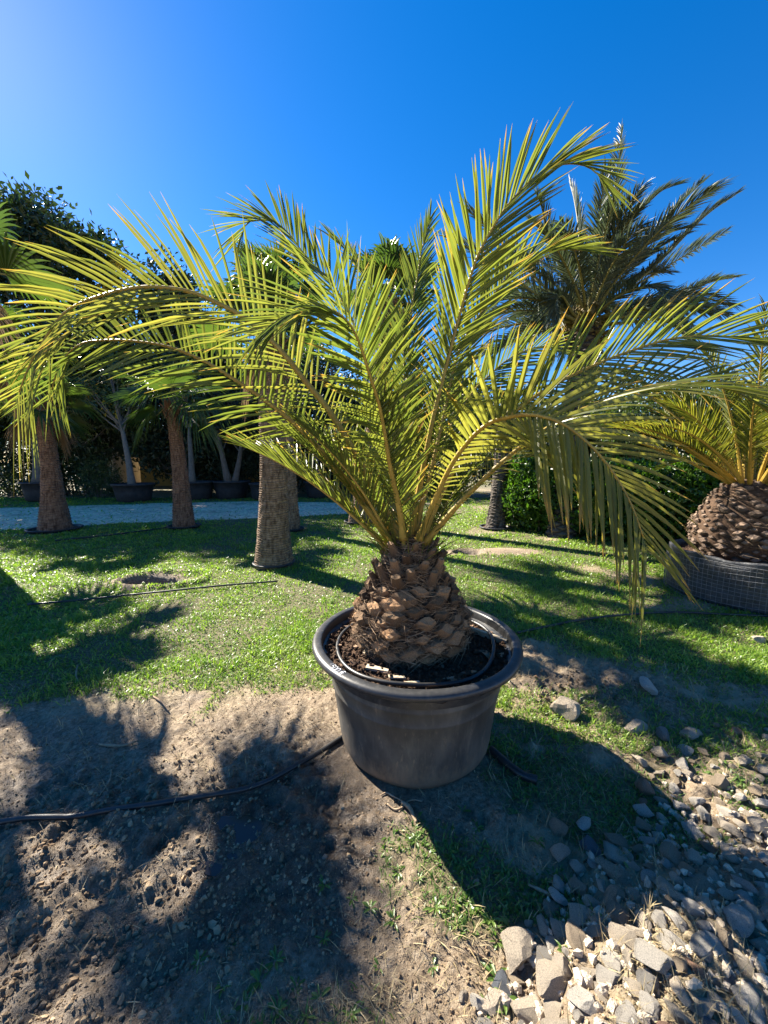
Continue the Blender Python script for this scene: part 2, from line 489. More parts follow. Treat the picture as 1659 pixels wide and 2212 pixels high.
mud = ramp(n, n2, [(0.36, (0.045, 0.031, 0.020)), (0.62, (0.165, 0.118, 0.076))])
dirt = mixc(n, wet_shade, dirt, mud)  # the same dark tone paints the shade inside the dug holes
turf = ramp(n, n2, [(0.35, (0.045, 0.050, 0.018)), (0.52, (0.12, 0.105, 0.042)), (0.68, (0.27, 0.22, 0.12))])
c = mixc(n, g, dirt, turf)
p = node(n, 'ShaderNodeBsdfPrincipled')
link(n, c, p.inputs['Base Color'])
rg = math_(n, 'SUBTRACT', 0.92, math_(n, 'MULTIPLY', wet_shade, math_(n, 'ADD', 0.25, math_(n, 'MULTIPLY', n2, 0.65))))
link(n, rg, p.inputs['Roughness'])
b = node(n, 'ShaderNodeBump', i_Strength=1.0, i_Distance=0.022)
link(n, n2, b.inputs['Height'])
b2 = node(n, 'ShaderNodeBump', i_Strength=0.9, i_Distance=0.007)
link(n, n3, b2.inputs['Height']); link(n, b.outputs[0], b2.inputs['Normal'])
link(n, b2.outputs[0], p.inputs['Normal'])
link(n, p.outputs[0], o.inputs[0]); M['ground'] = m

m, n, o = new_mat('muddy_water')
p = node(n, 'ShaderNodeBsdfPrincipled', i_Roughness=0.06)
p.inputs['Base Color'].default_value = (0.030, 0.026, 0.022, 1)
p.inputs['IOR'].default_value = 1.33
link(n, p.outputs[0], o.inputs[0]); M['water'] = m

m, n, o = new_mat('gravel')
v = node(n, 'ShaderNodeTexVoronoi', i_Scale=16.0)
tc = n.nodes.new('ShaderNodeTexCoord'); link(n, tc.outputs['Object'], v.inputs['Vector'])
n1 = noise_tex(n, 1.2, 5, 0.65)
c = mixc(n, 0.75, (0.52, 0.43, 0.32), v.outputs['Color'], 'OVERLAY')
hs = node(n, 'ShaderNodeHueSaturation', i_Saturation=0.25, i_Value=1.0); link(n, c, hs.inputs['Color'])
c = mixc(n, 1.0, hs.outputs[0], (1.3, 1.02, 0.70), 'MULTIPLY')
c = mixc(n, math_(n, 'MULTIPLY', math_(n, 'SUBTRACT', n1, 0.5), 3.0, True), c, (0.23, 0.17, 0.105))
p = node(n, 'ShaderNodeBsdfPrincipled', i_Roughness=0.9); link(n, c, p.inputs['Base Color'])
b = node(n, 'ShaderNodeBump', i_Strength=1.0, i_Distance=0.03, invert=True)
link(n, v.outputs['Distance'], b.inputs['Height']); link(n, b.outputs[0], p.inputs['Normal'])
link(n, p.outputs[0], o.inputs[0]); M['gravel'] = m

# ------------------------------------------------------------------ ground
POT = np.array((0.18, 2.08))
HOLE1 = gpt(332, 1256); HOLE2 = gpt(1010, 1192); DUG = np.array((1.32, 2.45)); PUD = gpt(545, 1760)


def blob(x, y, cx, cy, rx, ry, rot=0.0):
    c_, s_ = math.cos(rot), math.sin(rot)
    dx, dy = x - cx, y - cy
    u, v = (dx * c_ + dy * s_) / rx, (-dx * s_ + dy * c_) / ry
    return np.sqrt(u * u + v * v)


def masks(x, y):
    """grass, wet, dry cover of the ground at x, y (metres); the second also holds painted hole shade"""
    x = np.asarray(x, float); y = np.asarray(y, float)
    nz = fbm(x * 1.6, y * 1.6, 3, 4) - 0.5
    nf = fbm(x * 7, y * 7, 11, 3) - 0.5
    edge = np.interp(x, [-4, -2.4, -1.2, -0.5, 0.2, 0.8, 1.4, 2.2, 3.2], [2.42, 2.42, 2.55, 2.80, 2.95, 3.0, 3.05, 2.85, 2.6])
    g = sstep(-0.22, 0.22, y - edge + 0.7 * nz + 0.35 * nf)
    # bare and dug spots in the lawn
    for (c_, rx, ry) in ((HOLE1, 0.55, 0.30), (HOLE2, 0.42, 0.26), (HOLE2 + np.array((0.75, 0.0)), 0.55, 0.28)):
        g = g * sstep(0.85, 1.25, blob(x, y, c_[0], c_[1], rx, ry) + nf * 0.8)
    g = g * (1 - 0.75 * sstep(0.60, 0.72, fbm(x * 0.9 + 5, y * 0.9, 21, 3)) * sstep(0.3, 1.2, x))
    # weedy turf in front of and right of the pot
    p1 = 1 - sstep(0.65, 1.25, blob(x, y, 0.95, 1.66, 0.52, 0.26, -0.5) + nf * 1.1)
    p2 = 1 - sstep(0.55, 1.2, blob(x, y, 0.26, 1.26, 0.26, 0.17, -0.6) + nf * 1.3)
    p3 = 1 - sstep(0.55, 1.2, blob(x, y, -0.25, 0.83, 0.38, 0.12) + nf * 1.3)
    p4 = 0.42 * (1 - sstep(0.6, 1.2, blob(x, y, 1.05, 2.12, 0.55, 0.3) + nf * 1.6))
    p5 = 0.42 * (1 - sstep(0.6, 1.25, blob(x, y, 2.2, 1.9, 0.9, 0.45) + nf * 1.8))
    p6 = 1 - sstep(0.6, 1.2, blob(x, y, 0.78, 2.42, 0.12, 0.2) + nf)
    p7 = 0.8 * (1 - sstep(0.6, 1.2, blob(x, y, 0.52, 1.24, 0.24, 0.10, -0.5) + nf * 1.2))
    g = np.maximum.reduce([g, p1 * 0.9, p2 * 0.8, p3 * 0.6, p4, p5, p6 * 0.8, p7])
    wet_shade = 1 - sstep(0.5, 1.15, blob(x, y, PUD[0] + 0.10, PUD[1] - 0.02, 0.68, 0.50, 0.5) + nf * 0.9 + nz)
    wet_shade = np.maximum(wet_shade, 0.6 * (1 - sstep(0.5, 1.1, blob(x, y, -0.75, 1.12, 0.65, 0.36, 0.6) + nf * 1.4)))
    wet_shade = np.maximum(wet_shade, 0.6 * (1 - sstep(0.4, 1.1, blob(x, y, -1.0, 1.45, 1.3, 0.75, 0.2) + nf * 1.8 + nz * 1.2)))
    wet_shade = np.maximum(wet_shade, 0.6 * (1 - sstep(0.6, 1.1, blob(x, y, DUG[0], DUG[1], 0.42, 0.26) + nf * 1.0)))
    wet_shade = wet_shade * (1 - g)
    wet_shade = np.maximum(wet_shade, 0.85 * (1 - sstep(0.7, 1.05, blob(x, y, HOLE1[0], HOLE1[1], 0.46, 0.26))))  # shade inside the first hole, painted as dark soil
    wet_shade = np.maximum(wet_shade, 0.85 * (1 - sstep(0.7, 1.05, blob(x, y, HOLE2[0], HOLE2[1], 0.30, 0.2))))  # second hole: its inner shade is painted dark too
    dry = sstep(0.2, 0.9, x) * sstep(0.42, 0.6, fbm(x * 2.2 + 3, y * 2.2, 31, 3)) * (1 - wet_shade)
    dry = np.maximum(dry, 0.7 * (1 - sstep(0.0, 0.5, np.abs(y - edge))) * sstep(0.40, 0.6, fbm(x * 3, y * 3, 41, 3)))
    return g, wet_shade, dry * (1 - 0.6 * g)


def height(x, y):
    x = np.asarray(x, float); y = np.asarray(y, float)
    g, wet_shade, dry = masks(x, y)
    near = 1 - sstep(4.5, 7.5, np.hypot(x, y))
    d = np.hypot(x - POT[0], y - POT[1])
    flat = sstep(0.45, 0.62, d)                          # the pot stands on levelled soil
    h = 0.035 * (fbm(x * 0.8, y * 0.8, 51, 2) - 0.5) * near
    bare = (1 - g) * near
    h = h + bare * (0.060 * (fbm(x * 5, y * 5, 61, 3) - 0.5) + (0.018 + 0.055 * sstep(0.42, 0.62, fbm(x * 1.9, y * 1.9, 131, 3))) * (fbm(x * 18, y * 18, 71, 3) - 0.45) + 0.016 * (np.maximum(noise(x * 42, y * 42, 75), 0.35) - 0.5))
    # ruts pressed into the mud on the left
    rut = np.sin((x * 0.78 - y * 0.62) * 30 + 3 * fbm(x * 3, y * 3, 81, 2))
    h = h + 0.012 * rut * bare * (1 - sstep(0.0, 0.5, blob(x, y, -0.95, 1.15, 0.75, 0.45) - 0.6))
    lump = fbm(x * 14, y * 14, 91, 3)
    h = h + 0.05 * bare * (lump - 0.45) * (1 - sstep(0.5, 1.1, blob(x, y, -1.12, 1.25, 0.40, 0.26, 0.7)))
    h = h + (0.075 * lump - 0.02) * (1 - sstep(0.45, 1.1, blob(x, y, DUG[0], DUG[1], 0.48, 0.30)))
    h = h - 0.02 * (1 - sstep(0.2, 1.1, blob(x, y, PUD[0], PUD[1], 0.22, 0.16, 0.5)))
    h = h * flat
    e_ = np.interp(x, [0.28, 0.5, 0.75, 1.0, 1.4, 1.9, 2.6], [0.95, 1.10, 1.30, 1.46, 1.55, 1.50, 1.45])
    h = h + 0.10 * sstep(0.0, 0.45, e_ - y) * sstep(0.15, 0.6, x) * sstep(-0.6, 0.5, y)
    h = h - 0.32 * (1 - sstep(0.45, 1.0, blob(x, y, HOLE1[0], HOLE1[1], 0.46, 0.26))) + 0.05 * np.exp(-((blob(x, y, HOLE1[0] + 0.1, HOLE1[1] + 0.05, 0.50, 0.32) - 1.15) / 0.18) ** 2)
    h = h - 0.26 * (1 - sstep(0.45, 1.0, blob(x, y, HOLE2[0], HOLE2[1], 0.30, 0.2))) + 0.05 * np.exp(-((blob(x, y, HOLE2[0] + 0.65, HOLE2[1], 0.5, 0.3) / 0.7) ** 2))
    return h


def hz(x, y):
    return float(height(np.array([x]), np.array([y]))[0])


def graded(breaks):
    out_ = []
    for a, b_, s0, s1 in breaks:
        p_, s = a, s0
        k = max(2, int(2 * (b_ - a) / (s0 + s1)))
        ss = np.linspace(s0, s1, k); ss *= (b_ - a) / ss.sum()
        out_ += list(a + np.concatenate(([0], np.cumsum(ss)[:-1])))
    out_.append(breaks[-1][1])
    return np.array(out_)


gx = graded([(0, 1.7, 0.011, 0.012), (1.7, 3.5, 0.013, 0.05), (3.5, 9, 0.05, 0.25), (9, 40, 0.3, 5), (40, 400, 8, 60)])
gx = np.concatenate((-gx[:0:-1], gx))
gy = graded([(-400, -40, 60, 10), (-40, -1, 6, 0.15), (-1, 0.6, 0.12, 0.02), (0.6, 2.0, 0.011, 0.011), (2.0, 3.2, 0.012, 0.03), (3.2, 8, 0.03, 0.09), (8, 40, 0.12, 4), (40, 500, 6, 60)])
X, Yg = np.meshgrid(gx, gy)
Z = height(X, Yg)
g, wet_shade, dry = masks(X, Yg)
far = sstep(18, 30, np.hypot(X, Yg))
g = np.maximum(g, far)
nx, ny = len(gx), len(gy)
i, j = np.meshgrid(np.arange(ny - 1), np.arange(nx - 1), indexing='ij')
Fg = np.stack((i * nx + j, i * nx + j + 1, (i + 1) * nx + j + 1, (i + 1) * nx + j), -1).reshape(-1, 4)
me = mk_mesh('ground', np.stack((X, Yg, Z), -1).reshape(-1, 3), [Fg], {'grass': g.ravel(), 'wet_shade': wet_shade.ravel(), 'dry': dry.ravel()}, [M['ground']], smooth=True)
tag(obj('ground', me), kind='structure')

# gravel path across the back left
bot = [(-500, 1168), (-200, 1155), (0, 1146), (200, 1135), (340, 1126), (560, 1119), (760, 1111), (900, 1106)]
top = [(-500, 1112), (-200, 1104), (0, 1099), (200, 1092), (340, 1087), (560, 1083), (760, 1086), (900, 1090)]
bp = np.array([gpt(*p_) for p_ in bot]); tp = np.array([gpt(*p_) for p_ in top])
u = np.linspace(0, len(bp) - 1, 90)
bp = np.stack([np.interp(u, np.arange(len(bp)), bp[:, k]) for k in (0, 1)], 1)
tp = np.stack([np.interp(u, np.arange(len(tp)), tp[:, k]) for k in (0, 1)], 1)
bp[:, 1] += 0.5 * (fbm(bp[:, 0] * 1.3, bp[:, 0] * 0, 5, 3) - 0.5); tp[:, 1] += 0.9 * (fbm(tp[:, 0] * 0.7, tp[:, 0] * 0 + 9, 6, 3) - 0.5)
vv = np.linspace(0, 1, 9)[:, None, None]
P = bp[None] * (1 - vv) + tp[None] * vv
Pz = height(P[..., 0], P[..., 1]) + 0.012 * np.sin(vv[..., 0] * math.pi) + 0.004
Vp = np.concatenate((P, Pz[..., None]), -1).reshape(-1, 3)
i, j = np.meshgrid(np.arange(8), np.arange(89), indexing='ij')
Fp = np.stack((i * 90 + j, i * 90 + j + 1, (i + 1) * 90 + j + 1, (i + 1) * 90 + j), -1).reshape(-1, 4)
tag(obj('gravel_path', mk_mesh('gravel_path', Vp, [Fp], None, [M['gravel']], smooth=True)), kind='structure')

# small puddle filling the low spots of the mud
a = np.linspace(0, 2 * math.pi, 64, endpoint=False)
mb = MB()
c_ = gpt(500, 1815)
rr = 0.75 + 0.5 * noise(np.cos(a) * 1.7 + 9, np.sin(a) * 1.7, 1)
xs, ys = c_[0] + 0.20 * rr * np.cos(a), c_[1] + 0.12 * rr * np.sin(a)
gg = rng.uniform(-1, 1, (600, 2)) * np.array((0.15, 0.09)) + c_
zc = float(np.percentile(height(gg[:, 0], gg[:, 1]), 27))
V = np.vstack((np.stack((xs, ys, np.full(64, zc)), 1), [(c_[0], c_[1], zc)]))
mb.add(V, np.array([(k, (k + 1) % 64, 64) for k in range(64)]))
tag(mb.build('puddle_water', M['water']), kind='structure')

# ------------------------------------------------------------------ lawn, weeds cover, straw (nobody could count them)
CAMXY = np.array((0.0, 0.0))


def scatter(n_, y0, y1, spread=1.18, pad=0.7):
    Y_ = np.exp(rng.uniform(math.log(y0), math.log(y1), n_))
    X_ = rng.uniform(-1, 1, n_) * (spread * Y_ + pad)
    return X_, Y_


def blades(X_, Y_, L, W, lean, rcol, mb_, curl=0.5):
    n_ = len(X_)
    base = np.stack((X_, Y_, height(X_, Y_) - 0.004), 1)
    az = rng.uniform(0, 2 * math.pi, n_)
    d = np.stack((np.cos(az), np.sin(az), np.zeros(n_)), 1)
    ln = rng.uniform(0.2, 1.0, n_) * lean
    s_az = az + rng.uniform(0.6, 2.5, n_)
    s = np.stack((np.cos(s_az), np.sin(s_az), np.zeros(n_)), 1)
    up = np.array((0, 0, 1.0))
    dir1 = nrm(d * np.sin(ln)[:, None] + up * np.cos(ln)[:, None])
    l2 = ln + curl
    dir2 = nrm(d * np.sin(l2)[:, None] + up * np.cos(l2)[:, None])
    p1 = base + dir1 * (L * 0.55)[:, None]
    p2 = p1 + dir2 * (L * 0.45)[:, None]
    V = np.stack((base - s * W[:, None] * 0.4, base + s * W[:, None] * 0.4, p1 + s * W[:, None] * 0.5, p1 - s * W[:, None] * 0.5, p2), 1).reshape(-1, 3)
    k = np.arange(n_)[:, None] * 5
    mb_.add(V, [k + np.array([[0, 1, 2, 3]]), k + np.array([[3, 2, 4]])], np.tile((0, 0, 0.55, 0.55, 1.0), n_), np.repeat(rcol, 5))


mb = MB()
X_, Y_ = scatter(420000, 1.9, 17.0)
g, wet_shade, dry = masks(X_, Y_)
patch = fbm(X_ * 1.3, Y_ * 1.3, 101, 3)
keep = rng.uniform(0, 1, len(X_)) < np.clip(g * 1.15 - 0.1, 0, 1) * np.clip(-0.25 + 2.2 * patch, 0.15, 1)
# not on the path
ub = np.interp(X_, bp[:, 0], bp[:, 1]); ut = np.interp(X_, tp[:, 0], tp[:, 1])
keep &= ~((Y_ > ub) & (Y_ < ut) & (X_ < bp[-1, 0]) & (rng.uniform(0, 1, len(X_)) > 0.06))
keep &= np.hypot(X_ - POT[0], Y_ - POT[1]) > 0.43
X_, Y_, patch = X_[keep], Y_[keep], patch[keep]
dist = np.hypot(X_, Y_)
n_ = len(X_)
tuft = fbm(X_ * 5, Y_ * 5, 111, 2)
L = rng.uniform(0.02, 0.065, n_) * (0.35 + 1.5 * tuft ** 1.5) * (1 + 0.05 * np.clip(dist - 4, 0, 8))
W = np.maximum(0.0052, 0.0017 * dist) * rng.uniform(0.7, 1.6, n_)
rc = np.clip(rng.normal(0.38, 0.22, n_) + 0.5 * (patch - 0.5), 0, 1)
blades(X_, Y_, L, W, 1.25, rc, mb, 0.55)
tX, tY = scatter(120000, 2.2, 14.0)
g_, _, _ = masks(tX, tY)
k_ = (rng.uniform(0, 1, len(tX)) < g_) & (fbm(tX * 3.2, tY * 3.2, 141, 3) > 0.62) & ~((tY > np.interp(tX, bp[:, 0], bp[:, 1])) & (tX < bp[-1, 0]))
tX, tY = tX[k_], tY[k_]; n_ = len(tX)
blades(tX, tY, rng.uniform(0.05, 0.11, n_), np.maximum(0.004, 0.0013 * tY) * rng.uniform(0.7, 1.4, n_), 0.9, np.clip(rng.normal(0.25, 0.25, n_), 0, 1), mb, 0.6)
tag(mb.build('lawn_grass', M['grass']), 'short green lawn grass spreading behind the big pot', 'grass', kind='stuff')

# front weedy turf: finer, denser patches near the camera
mb = MB()
X_ = rng.uniform(-1.6, 2.6, 90000); Y_ = rng.uniform(0.7, 2.7, 90000)
g, wet_shade, dry = masks(X_, Y_)
keep = rng.uniform(0, 1, len(X_)) < g * 0.75
keep &= np.hypot(X_ - POT[0], Y_ - POT[1]) > 0.43
X_, Y_ = X_[keep], Y_[keep]; n_ = len(X_)
blades(X_, Y_, rng.uniform(0.012, 0.05, n_), rng.uniform(0.002, 0.005, n_), 1.2, np.clip(rng.normal(0.4, 0.25, n_), 0, 1), mb, 0.5)
# clover-like small leaves in the same turf and in the lawn
nX, nY = scatter(150000, 1.0, 9.0)
g, _, _ = masks(nX, nY)
k_ = (rng.uniform(0, 1, len(nX)) < g * 0.6 * (fbm(nX * 2.5, nY * 2.5, 121, 3) > 0.45)) & (np.hypot(nX - POT[0], nY - POT[1]) > 0.43)
nX, nY = nX[k_], nY[k_]; n_ = len(nX)
blades(nX, nY, rng.uniform(0.015, 0.035, n_), np.maximum(0.011, 0.003 * nY) * rng.uniform(0.7, 1.3, n_), 1.5, np.clip(rng.normal(0.3, 0.2, n_), 0, 1), mb, 0.35)
tag(mb.build('weedy_turf', M['weed']), 'low weeds and clover leaves growing through turf and soil', 'ground cover', kind='stuff')

mb = MB()
nX, nY = scatter(52000, 0.75, 8.0)
g, wet_shade, dry = masks(nX, nY)
pr = np.clip(0.10 + 0.25 * (fbm(nX * 1.1, nY * 1.1, 151, 3) > 0.52) + 0.8 * dry + 0.5 * np.clip(1 - np.abs(g - 0.4) / 0.4, 0, 1), 0, 1) * (1 - 0.9 * wet_shade)
k_ = (rng.uniform(0, 1, len(nX)) < pr) & (np.hypot(nX - POT[0], nY - POT[1]) > 0.43)
nX, nY = nX[k_], nY[k_]; n_ = len(nX)
blades(nX, nY, rng.uniform(0.02, 0.085, n_), rng.uniform(0.0012, 0.0026, n_) * (1 + 0.3 * nY), 1.55, rng.uniform(0, 1, n_), mb, 0.15)
tag(mb.build('dry_straw', M['straw']), 'dry tan straw lying over the bare soil', 'straw', kind='stuff')


def ico(sub):
    t = (1 + 5 ** 0.5) / 2
    V = nrm(np.array([(-1, t, 0), (1, t, 0), (-1, -t, 0), (1, -t, 0), (0, -1, t), (0, 1, t), (0, -1, -t), (0, 1, -t), (t, 0, -1), (t, 0, 1), (-t, 0, -1), (-t, 0, 1)], float))
    F = [(0, 11, 5), (0, 5, 1), (0, 1, 7), (0, 7, 10), (0, 10, 11), (1, 5, 9), (5, 11, 4), (11, 10, 2), (10, 7, 6), (7, 1, 8), (3, 9, 4), (3, 4, 2), (3, 2, 6), (3, 6, 8), (3, 8, 9), (4, 9, 5), (2, 4, 11), (6, 2, 10), (8, 6, 7), (9, 8, 1)]
    V = [tuple(v_) for v_ in V]
    for _ in range(sub):
        mid, F2 = {}, []
        def m_(a_, b_):
            k = (min(a_, b_), max(a_, b_))
            if k not in mid:
                p_ = nrm((np.array(V[a_]) + np.array(V[b_])) / 2)
                V.append(tuple(p_)); mid[k] = len(V) - 1
            return mid[k]
        for a_, b_, c_ in F:
            x, y, z = m_(a_, b_), m_(b_, c_), m_(c_, a_)
            F2 += [(a_, x, z), (b_, y, x), (c_, z, y), (x, y, z)]
        F = F2
    return np.array(V), np.array(F)


# soil clods and grit over the bare ground
mb = MB()
iv, if_ = ico(0)
nX, nY = scatter(85000, 0.75, 3.4, 1.1, 0.5)
g, wet_shade, dry = masks(nX, nY)
lum = 1 - sstep(0.5, 1.2, blob(nX, nY, DUG[0], DUG[1], 0.5, 0.3))
lum2 = 1 - sstep(0.5, 1.2, blob(nX, nY, -1.0, 1.35, 0.95, 0.6))
k_ = (rng.uniform(0, 1, len(nX)) < (1 - g) * (0.34 + 0.6 * lum + 0.3 * lum2)) & (np.hypot(nX - POT[0], nY - POT[1]) > 0.45)
nX, nY, lm = nX[k_], nY[k_], np.maximum(lum, 0.7 * lum2)[k_]
n_ = len(nX)
s = 0.0018 + 0.0095 * rng.power(0.35, n_) ** 2 * (0.5 + 1.3 * lm * rng.uniform(0, 1, n_))
cz = height(nX, nY)
V = iv[None] * rng.uniform(0.55, 1.35, (n_, 12, 1)) * s[:, None, None] * rng.uniform(0.7, 1.3, (n_, 1, 3))
V = V + np.stack((nX, nY, cz + s * 0.3), 1)[:, None]
mb.add(V.reshape(-1, 3), (np.arange(n_)[:, None, None] * 12 + if_[None]).reshape(-1, 3), 0, 0)
tag(mb.build('soil_clods', M['clod']), 'small brown soil crumbs and grit on the bare ground', 'soil', kind='stuff')

# ------------------------------------------------------------------ rocks
def rock_mesh(k):
    V, F = ico(2)
    V = V.copy()
    for _ in range(13):
        d = nrm(rng.normal(size=3)); lim = rng.uniform(0.42, 0.74)
        pr = V @ d
        V -= np.clip(pr - lim, 0, None)[:, None] * d[None]
    V *= (1 + 0.10 * (noise(V[:, 0] * 2.5 + k * 9, V[:, 1] * 2.5 + V[:, 2] * 2.1, k) - 0.5) + 0.05 * (noise(V[:, 0] * 7 + k, V[:, 1] * 7 + V[:, 2] * 6, k + 40) - 0.5))[:, None]
    V *= np.array((1.0, rng.uniform(0.6, 0.85), rng.uniform(0.45, 0.7)))
    V /= np.abs(V[:, 0]).max()
    return mk_mesh('rock', V, [F], None, [M['rock_cream']], smooth=False)


rocks = [rock_mesh(k) for k in range(16)]
placed = []


def put_rock(x, y, s, label, group=None, k=None, sink=0.25, yaw=None, flat=1.0, lift=0.0, colour='cream'):
    me_ = rocks[k if k is not None else rng.integers(0, 16)]
    zz = np.array([v.co.z for v in me_.vertices])
    o_ = obj('rock', me_, None, (x, y, hz(x, y) + lift - zz.min() * s * flat * (1 - 2 * sink)), (rng.uniform(-0.25, 0.25), rng.uniform(-0.25, 0.25), yaw if yaw is not None else rng.uniform(0, 6.28)), (s, s, s * flat))
    placed.append((x, y, s * 0.8))
    o_.material_slots[0].link = 'OBJECT'; o_.material_slots[0].material = M['rock_' + colour]
    return tag(o_, label, 'rock', group)


def rock_px(px, py, wpx, label, k=None, sink=0.15, yaw=None, flat=1.0):
    colour = next((c for key, c in (('brown slab', 'tan'), ('brownish', 'tan'), ('slate', 'slate'), ('cream', 'cream'), ('tan', 'tan'), ('grey white', 'white'), ('white', 'white'), ('grey', 'grey')) if key in label), 'cream')
    c_ = gpt(px, py)
    dep = c_[1] * cP + CAM_H * sP
    return put_rock(c_[0], c_[1], wpx / 2 * dep / F_PX * 1.05, label, None, k, sink, yaw, flat, 0.0, colour)


rock_px(1216, 1540, 56, 'large cream boulder lying alone on soil right of the big pot', 3, 0.06, 0.9, 1.35)
rock_px(1400, 1495, 40, 'grey white rock sitting on the edge of the dug soil', 5, 0.1)
rock_px(1375, 1578, 48, 'long flat pale rock lying beside the dug soil', 7, 0.2, -0.4, 0.8)
rock_px(1434, 1592, 46, 'rounded grey rock touching the long flat pale rock', 9, 0.15)
rock_px(1640, 1385, 40, 'cream rock half sunk in the lawn near the wire basket', 2, 0.3)
rock_px(1115, 2065, 84, 'big cream boulder with shaded front at the edge of the rubble', 11, 0.12, 0.3, 1.1)
rock_px(1205, 1855, 58, 'pale forked rock in shaded turf beside the rubble', 6, 0.15)
rock_px(1207, 1800, 44, 'brownish pale rock alone at the top of the shaded turf', 1, 0.15)
rock_px(1262, 1785, 52, 'white tilted slab at the shaded top of the rubble', 8, 0.15)
rock_px(1210, 1915, 40, 'small white rock below the pale forked rock', 10, 0.15)
rock_px(1250, 1920, 48, 'upright tan rock between two white rocks in the shade', 12, 0.1)
rock_px(1340, 1905, 100, 'broad brown slab lying flat in the shaded rubble', 13, 0.25, -0.6, 0.4)
rock_px(1275, 1835, 44, 'dark slate coloured rock among the shaded rubble', 14, 0.2)


def clear(x, y, s, f=0.8):
    return all((x - a_) ** 2 + (y - b_) ** 2 > (f * (s * 0.8 + c_)) ** 2 for a_, b_, c_ in placed)


def rubble(x, y):
    """true inside the heap at the lower right"""
    e = np.interp(x, [0.28, 0.5, 0.75, 1.0, 1.4, 1.9, 2.6], [0.95, 1.10, 1.30, 1.46, 1.55, 1.50, 1.45])
    return (x > 0.27) & (y < e)


cnt = 0
for size_lo, size_hi, tries in ((0.042, 0.058, 420), (0.028, 0.042, 2200), (0.018, 0.028, 2600)):
    for _ in range(tries):
        if cnt > 245: break
        x, y = rng.uniform(0.2, 2.1), rng.uniform(0.62, 1.55)
        s = rng.uniform(size_lo, size_hi)
        if abs(x) > y * 1.02 + 0.55: continue
        thin = 0.30 if (y > 1.18 and x > 1.25) else 1.0
        if x < 0.5 and y > 0.95: thin = 0.4
        if not rubble(x, y) or not clear(x, y, s, 0.78 if s > 0.035 else 0.7) or rng.uniform() > thin: continue
        shaded = y > 1.12
        cn = str(rng.choice(['cream', 'white', 'tan', 'grey', 'rusty', 'slate'], p=[0.46, 0.30, 0.12, 0.07, 0.03, 0.02]))
        sz = 'large' if s > 0.045 else 'fist sized' if s > 0.029 else 'small'
        ft = rng.uniform(0.5, 0.92)
        lab = '%s %s %s rock in the %s of the rubble heap' % (sz, 'flat' if ft < 0.7 else 'blocky', cn, 'shaded back' if shaded else 'sunlit front')
        put_rock(x, y, s, lab, lab.replace(' rock in', ' rocks in'), sink=0.24, flat=ft, colour=cn)
        cnt += 1
for _ in range(900):
    if cnt > 300: break
    px, py = rng.uniform(1380, 1690), rng.uniform(1530, 1760)
    if py < 1530 + (1659 - px) * 0.28: continue
    x, y = gpt(px, py)
    s = rng.uniform(0.018, 0.05)
    if not clear(x, y, s, 1.0) or rng.uniform() > 0.55: continue
    cn = str(rng.choice(['cream', 'white', 'tan', 'rusty'], p=[0.45, 0.3, 0.17, 0.08]))
    lab = 'loose %s %s rock scattered on the stony ground beyond the rubble heap' % ('small' if s < 0.034 else 'larger', cn)
    put_rock(x, y, s, lab, lab.replace(' rock scattered', ' rocks scattered'), sink=0.2, colour=cn)
    cnt += 1
# smaller stones and chippings between them, too many to pick apart
mb = MB()
chip_cols = []
for _ in range(2600):
    x, y = rng.uniform(0.2, 2.3), rng.uniform(0.6, 1.75)
    if not (rubble(x, y) or (x > 1.3 and y > 1.3 and rng.uniform() < 0.25)) or abs(x) > y * 1.05 + 0.6: continue
    s = 0.006 + 0.014 * rng.uniform() ** 2
    V = iv * rng.uniform(0.6, 1.25, (12, 1)) * s * rng.uniform(0.6, 1.4, (1, 3)) + np.array((x, y, hz(x, y) + s * 0.3))
    mb.add(V, if_)
tag(mb.build('stone_chippings', M['rock_cream']), 'small pale stone chippings filling gaps of the rubble heap', 'gravel', kind='stuff')
for px, py, w_ in ((1140, 1995, 24), (830, 1985, 12), (470, 1755, 12), (1030, 1905, 18), (700, 1850, 12), (1000, 2150, 30)):
    rock_px(px, py, w_, 'small stone lying on the bare soil in front of the pot', None, 0.2)['group'] = 'small stones before the pot'

# ------------------------------------------------------------------ the big pot
pot = thing('plant_pot', 'huge dusty black plastic pot with price written on its rim', 'plant pot', (POT[0], POT[1], 0.0))
RO, RI, HT = 0.592, 0.535, 0.615
mb = MB()
prof = [(0.0, 0.004), (0.33, 0.001), (0.400, 0.003), (0.424, 0.016), (0.437, 0.045), (0.444, 0.09), (0.460, 0.24), (0.4765, 0.368), (0.4815, 0.373), (0.4785, 0.379), (0.4895, 0.450), (0.4945, 0.455), (0.4915, 0.461), (0.503, 0.535), (0.508, 0.552)]
V, F = lathe(prof, 96, POT, wob=lambda r_, z_, a_: (r_ * (1 + 0.006 * np.sin(3 * a_ + 1) + 0.004 * np.sin(7 * a_ + z_ * 9)), z_))
mb.add(V, F)
mb.build('body', M['pot'], pot, True)
mb = MB()
prof = [(0.506, 0.553), (0.530, 0.566), (0.560, 0.571), (0.578, 0.574), (0.588, 0.581), (0.592, 0.592), (0.590, 0.603), (0.582, 0.611), (0.570, 0.6145), (0.548, 0.6150), (0.540, 0.612), (0.535, 0.603), (0.531, 0.575), (0.526, 0.54), (0.522, 0.50)]
V, F = lathe(prof, 96, POT, wob=lambda r_, z_, a_: (r_ * (1 + 0.005 * np.sin(3 * a_ + 1)), z_ + 0.004 * np.sin(2 * a_) + 0.002 * np.sin(5 * a_ + 2)))
mb.add(V, F)
rim = mb.build('rim', M['rim'], pot, True)


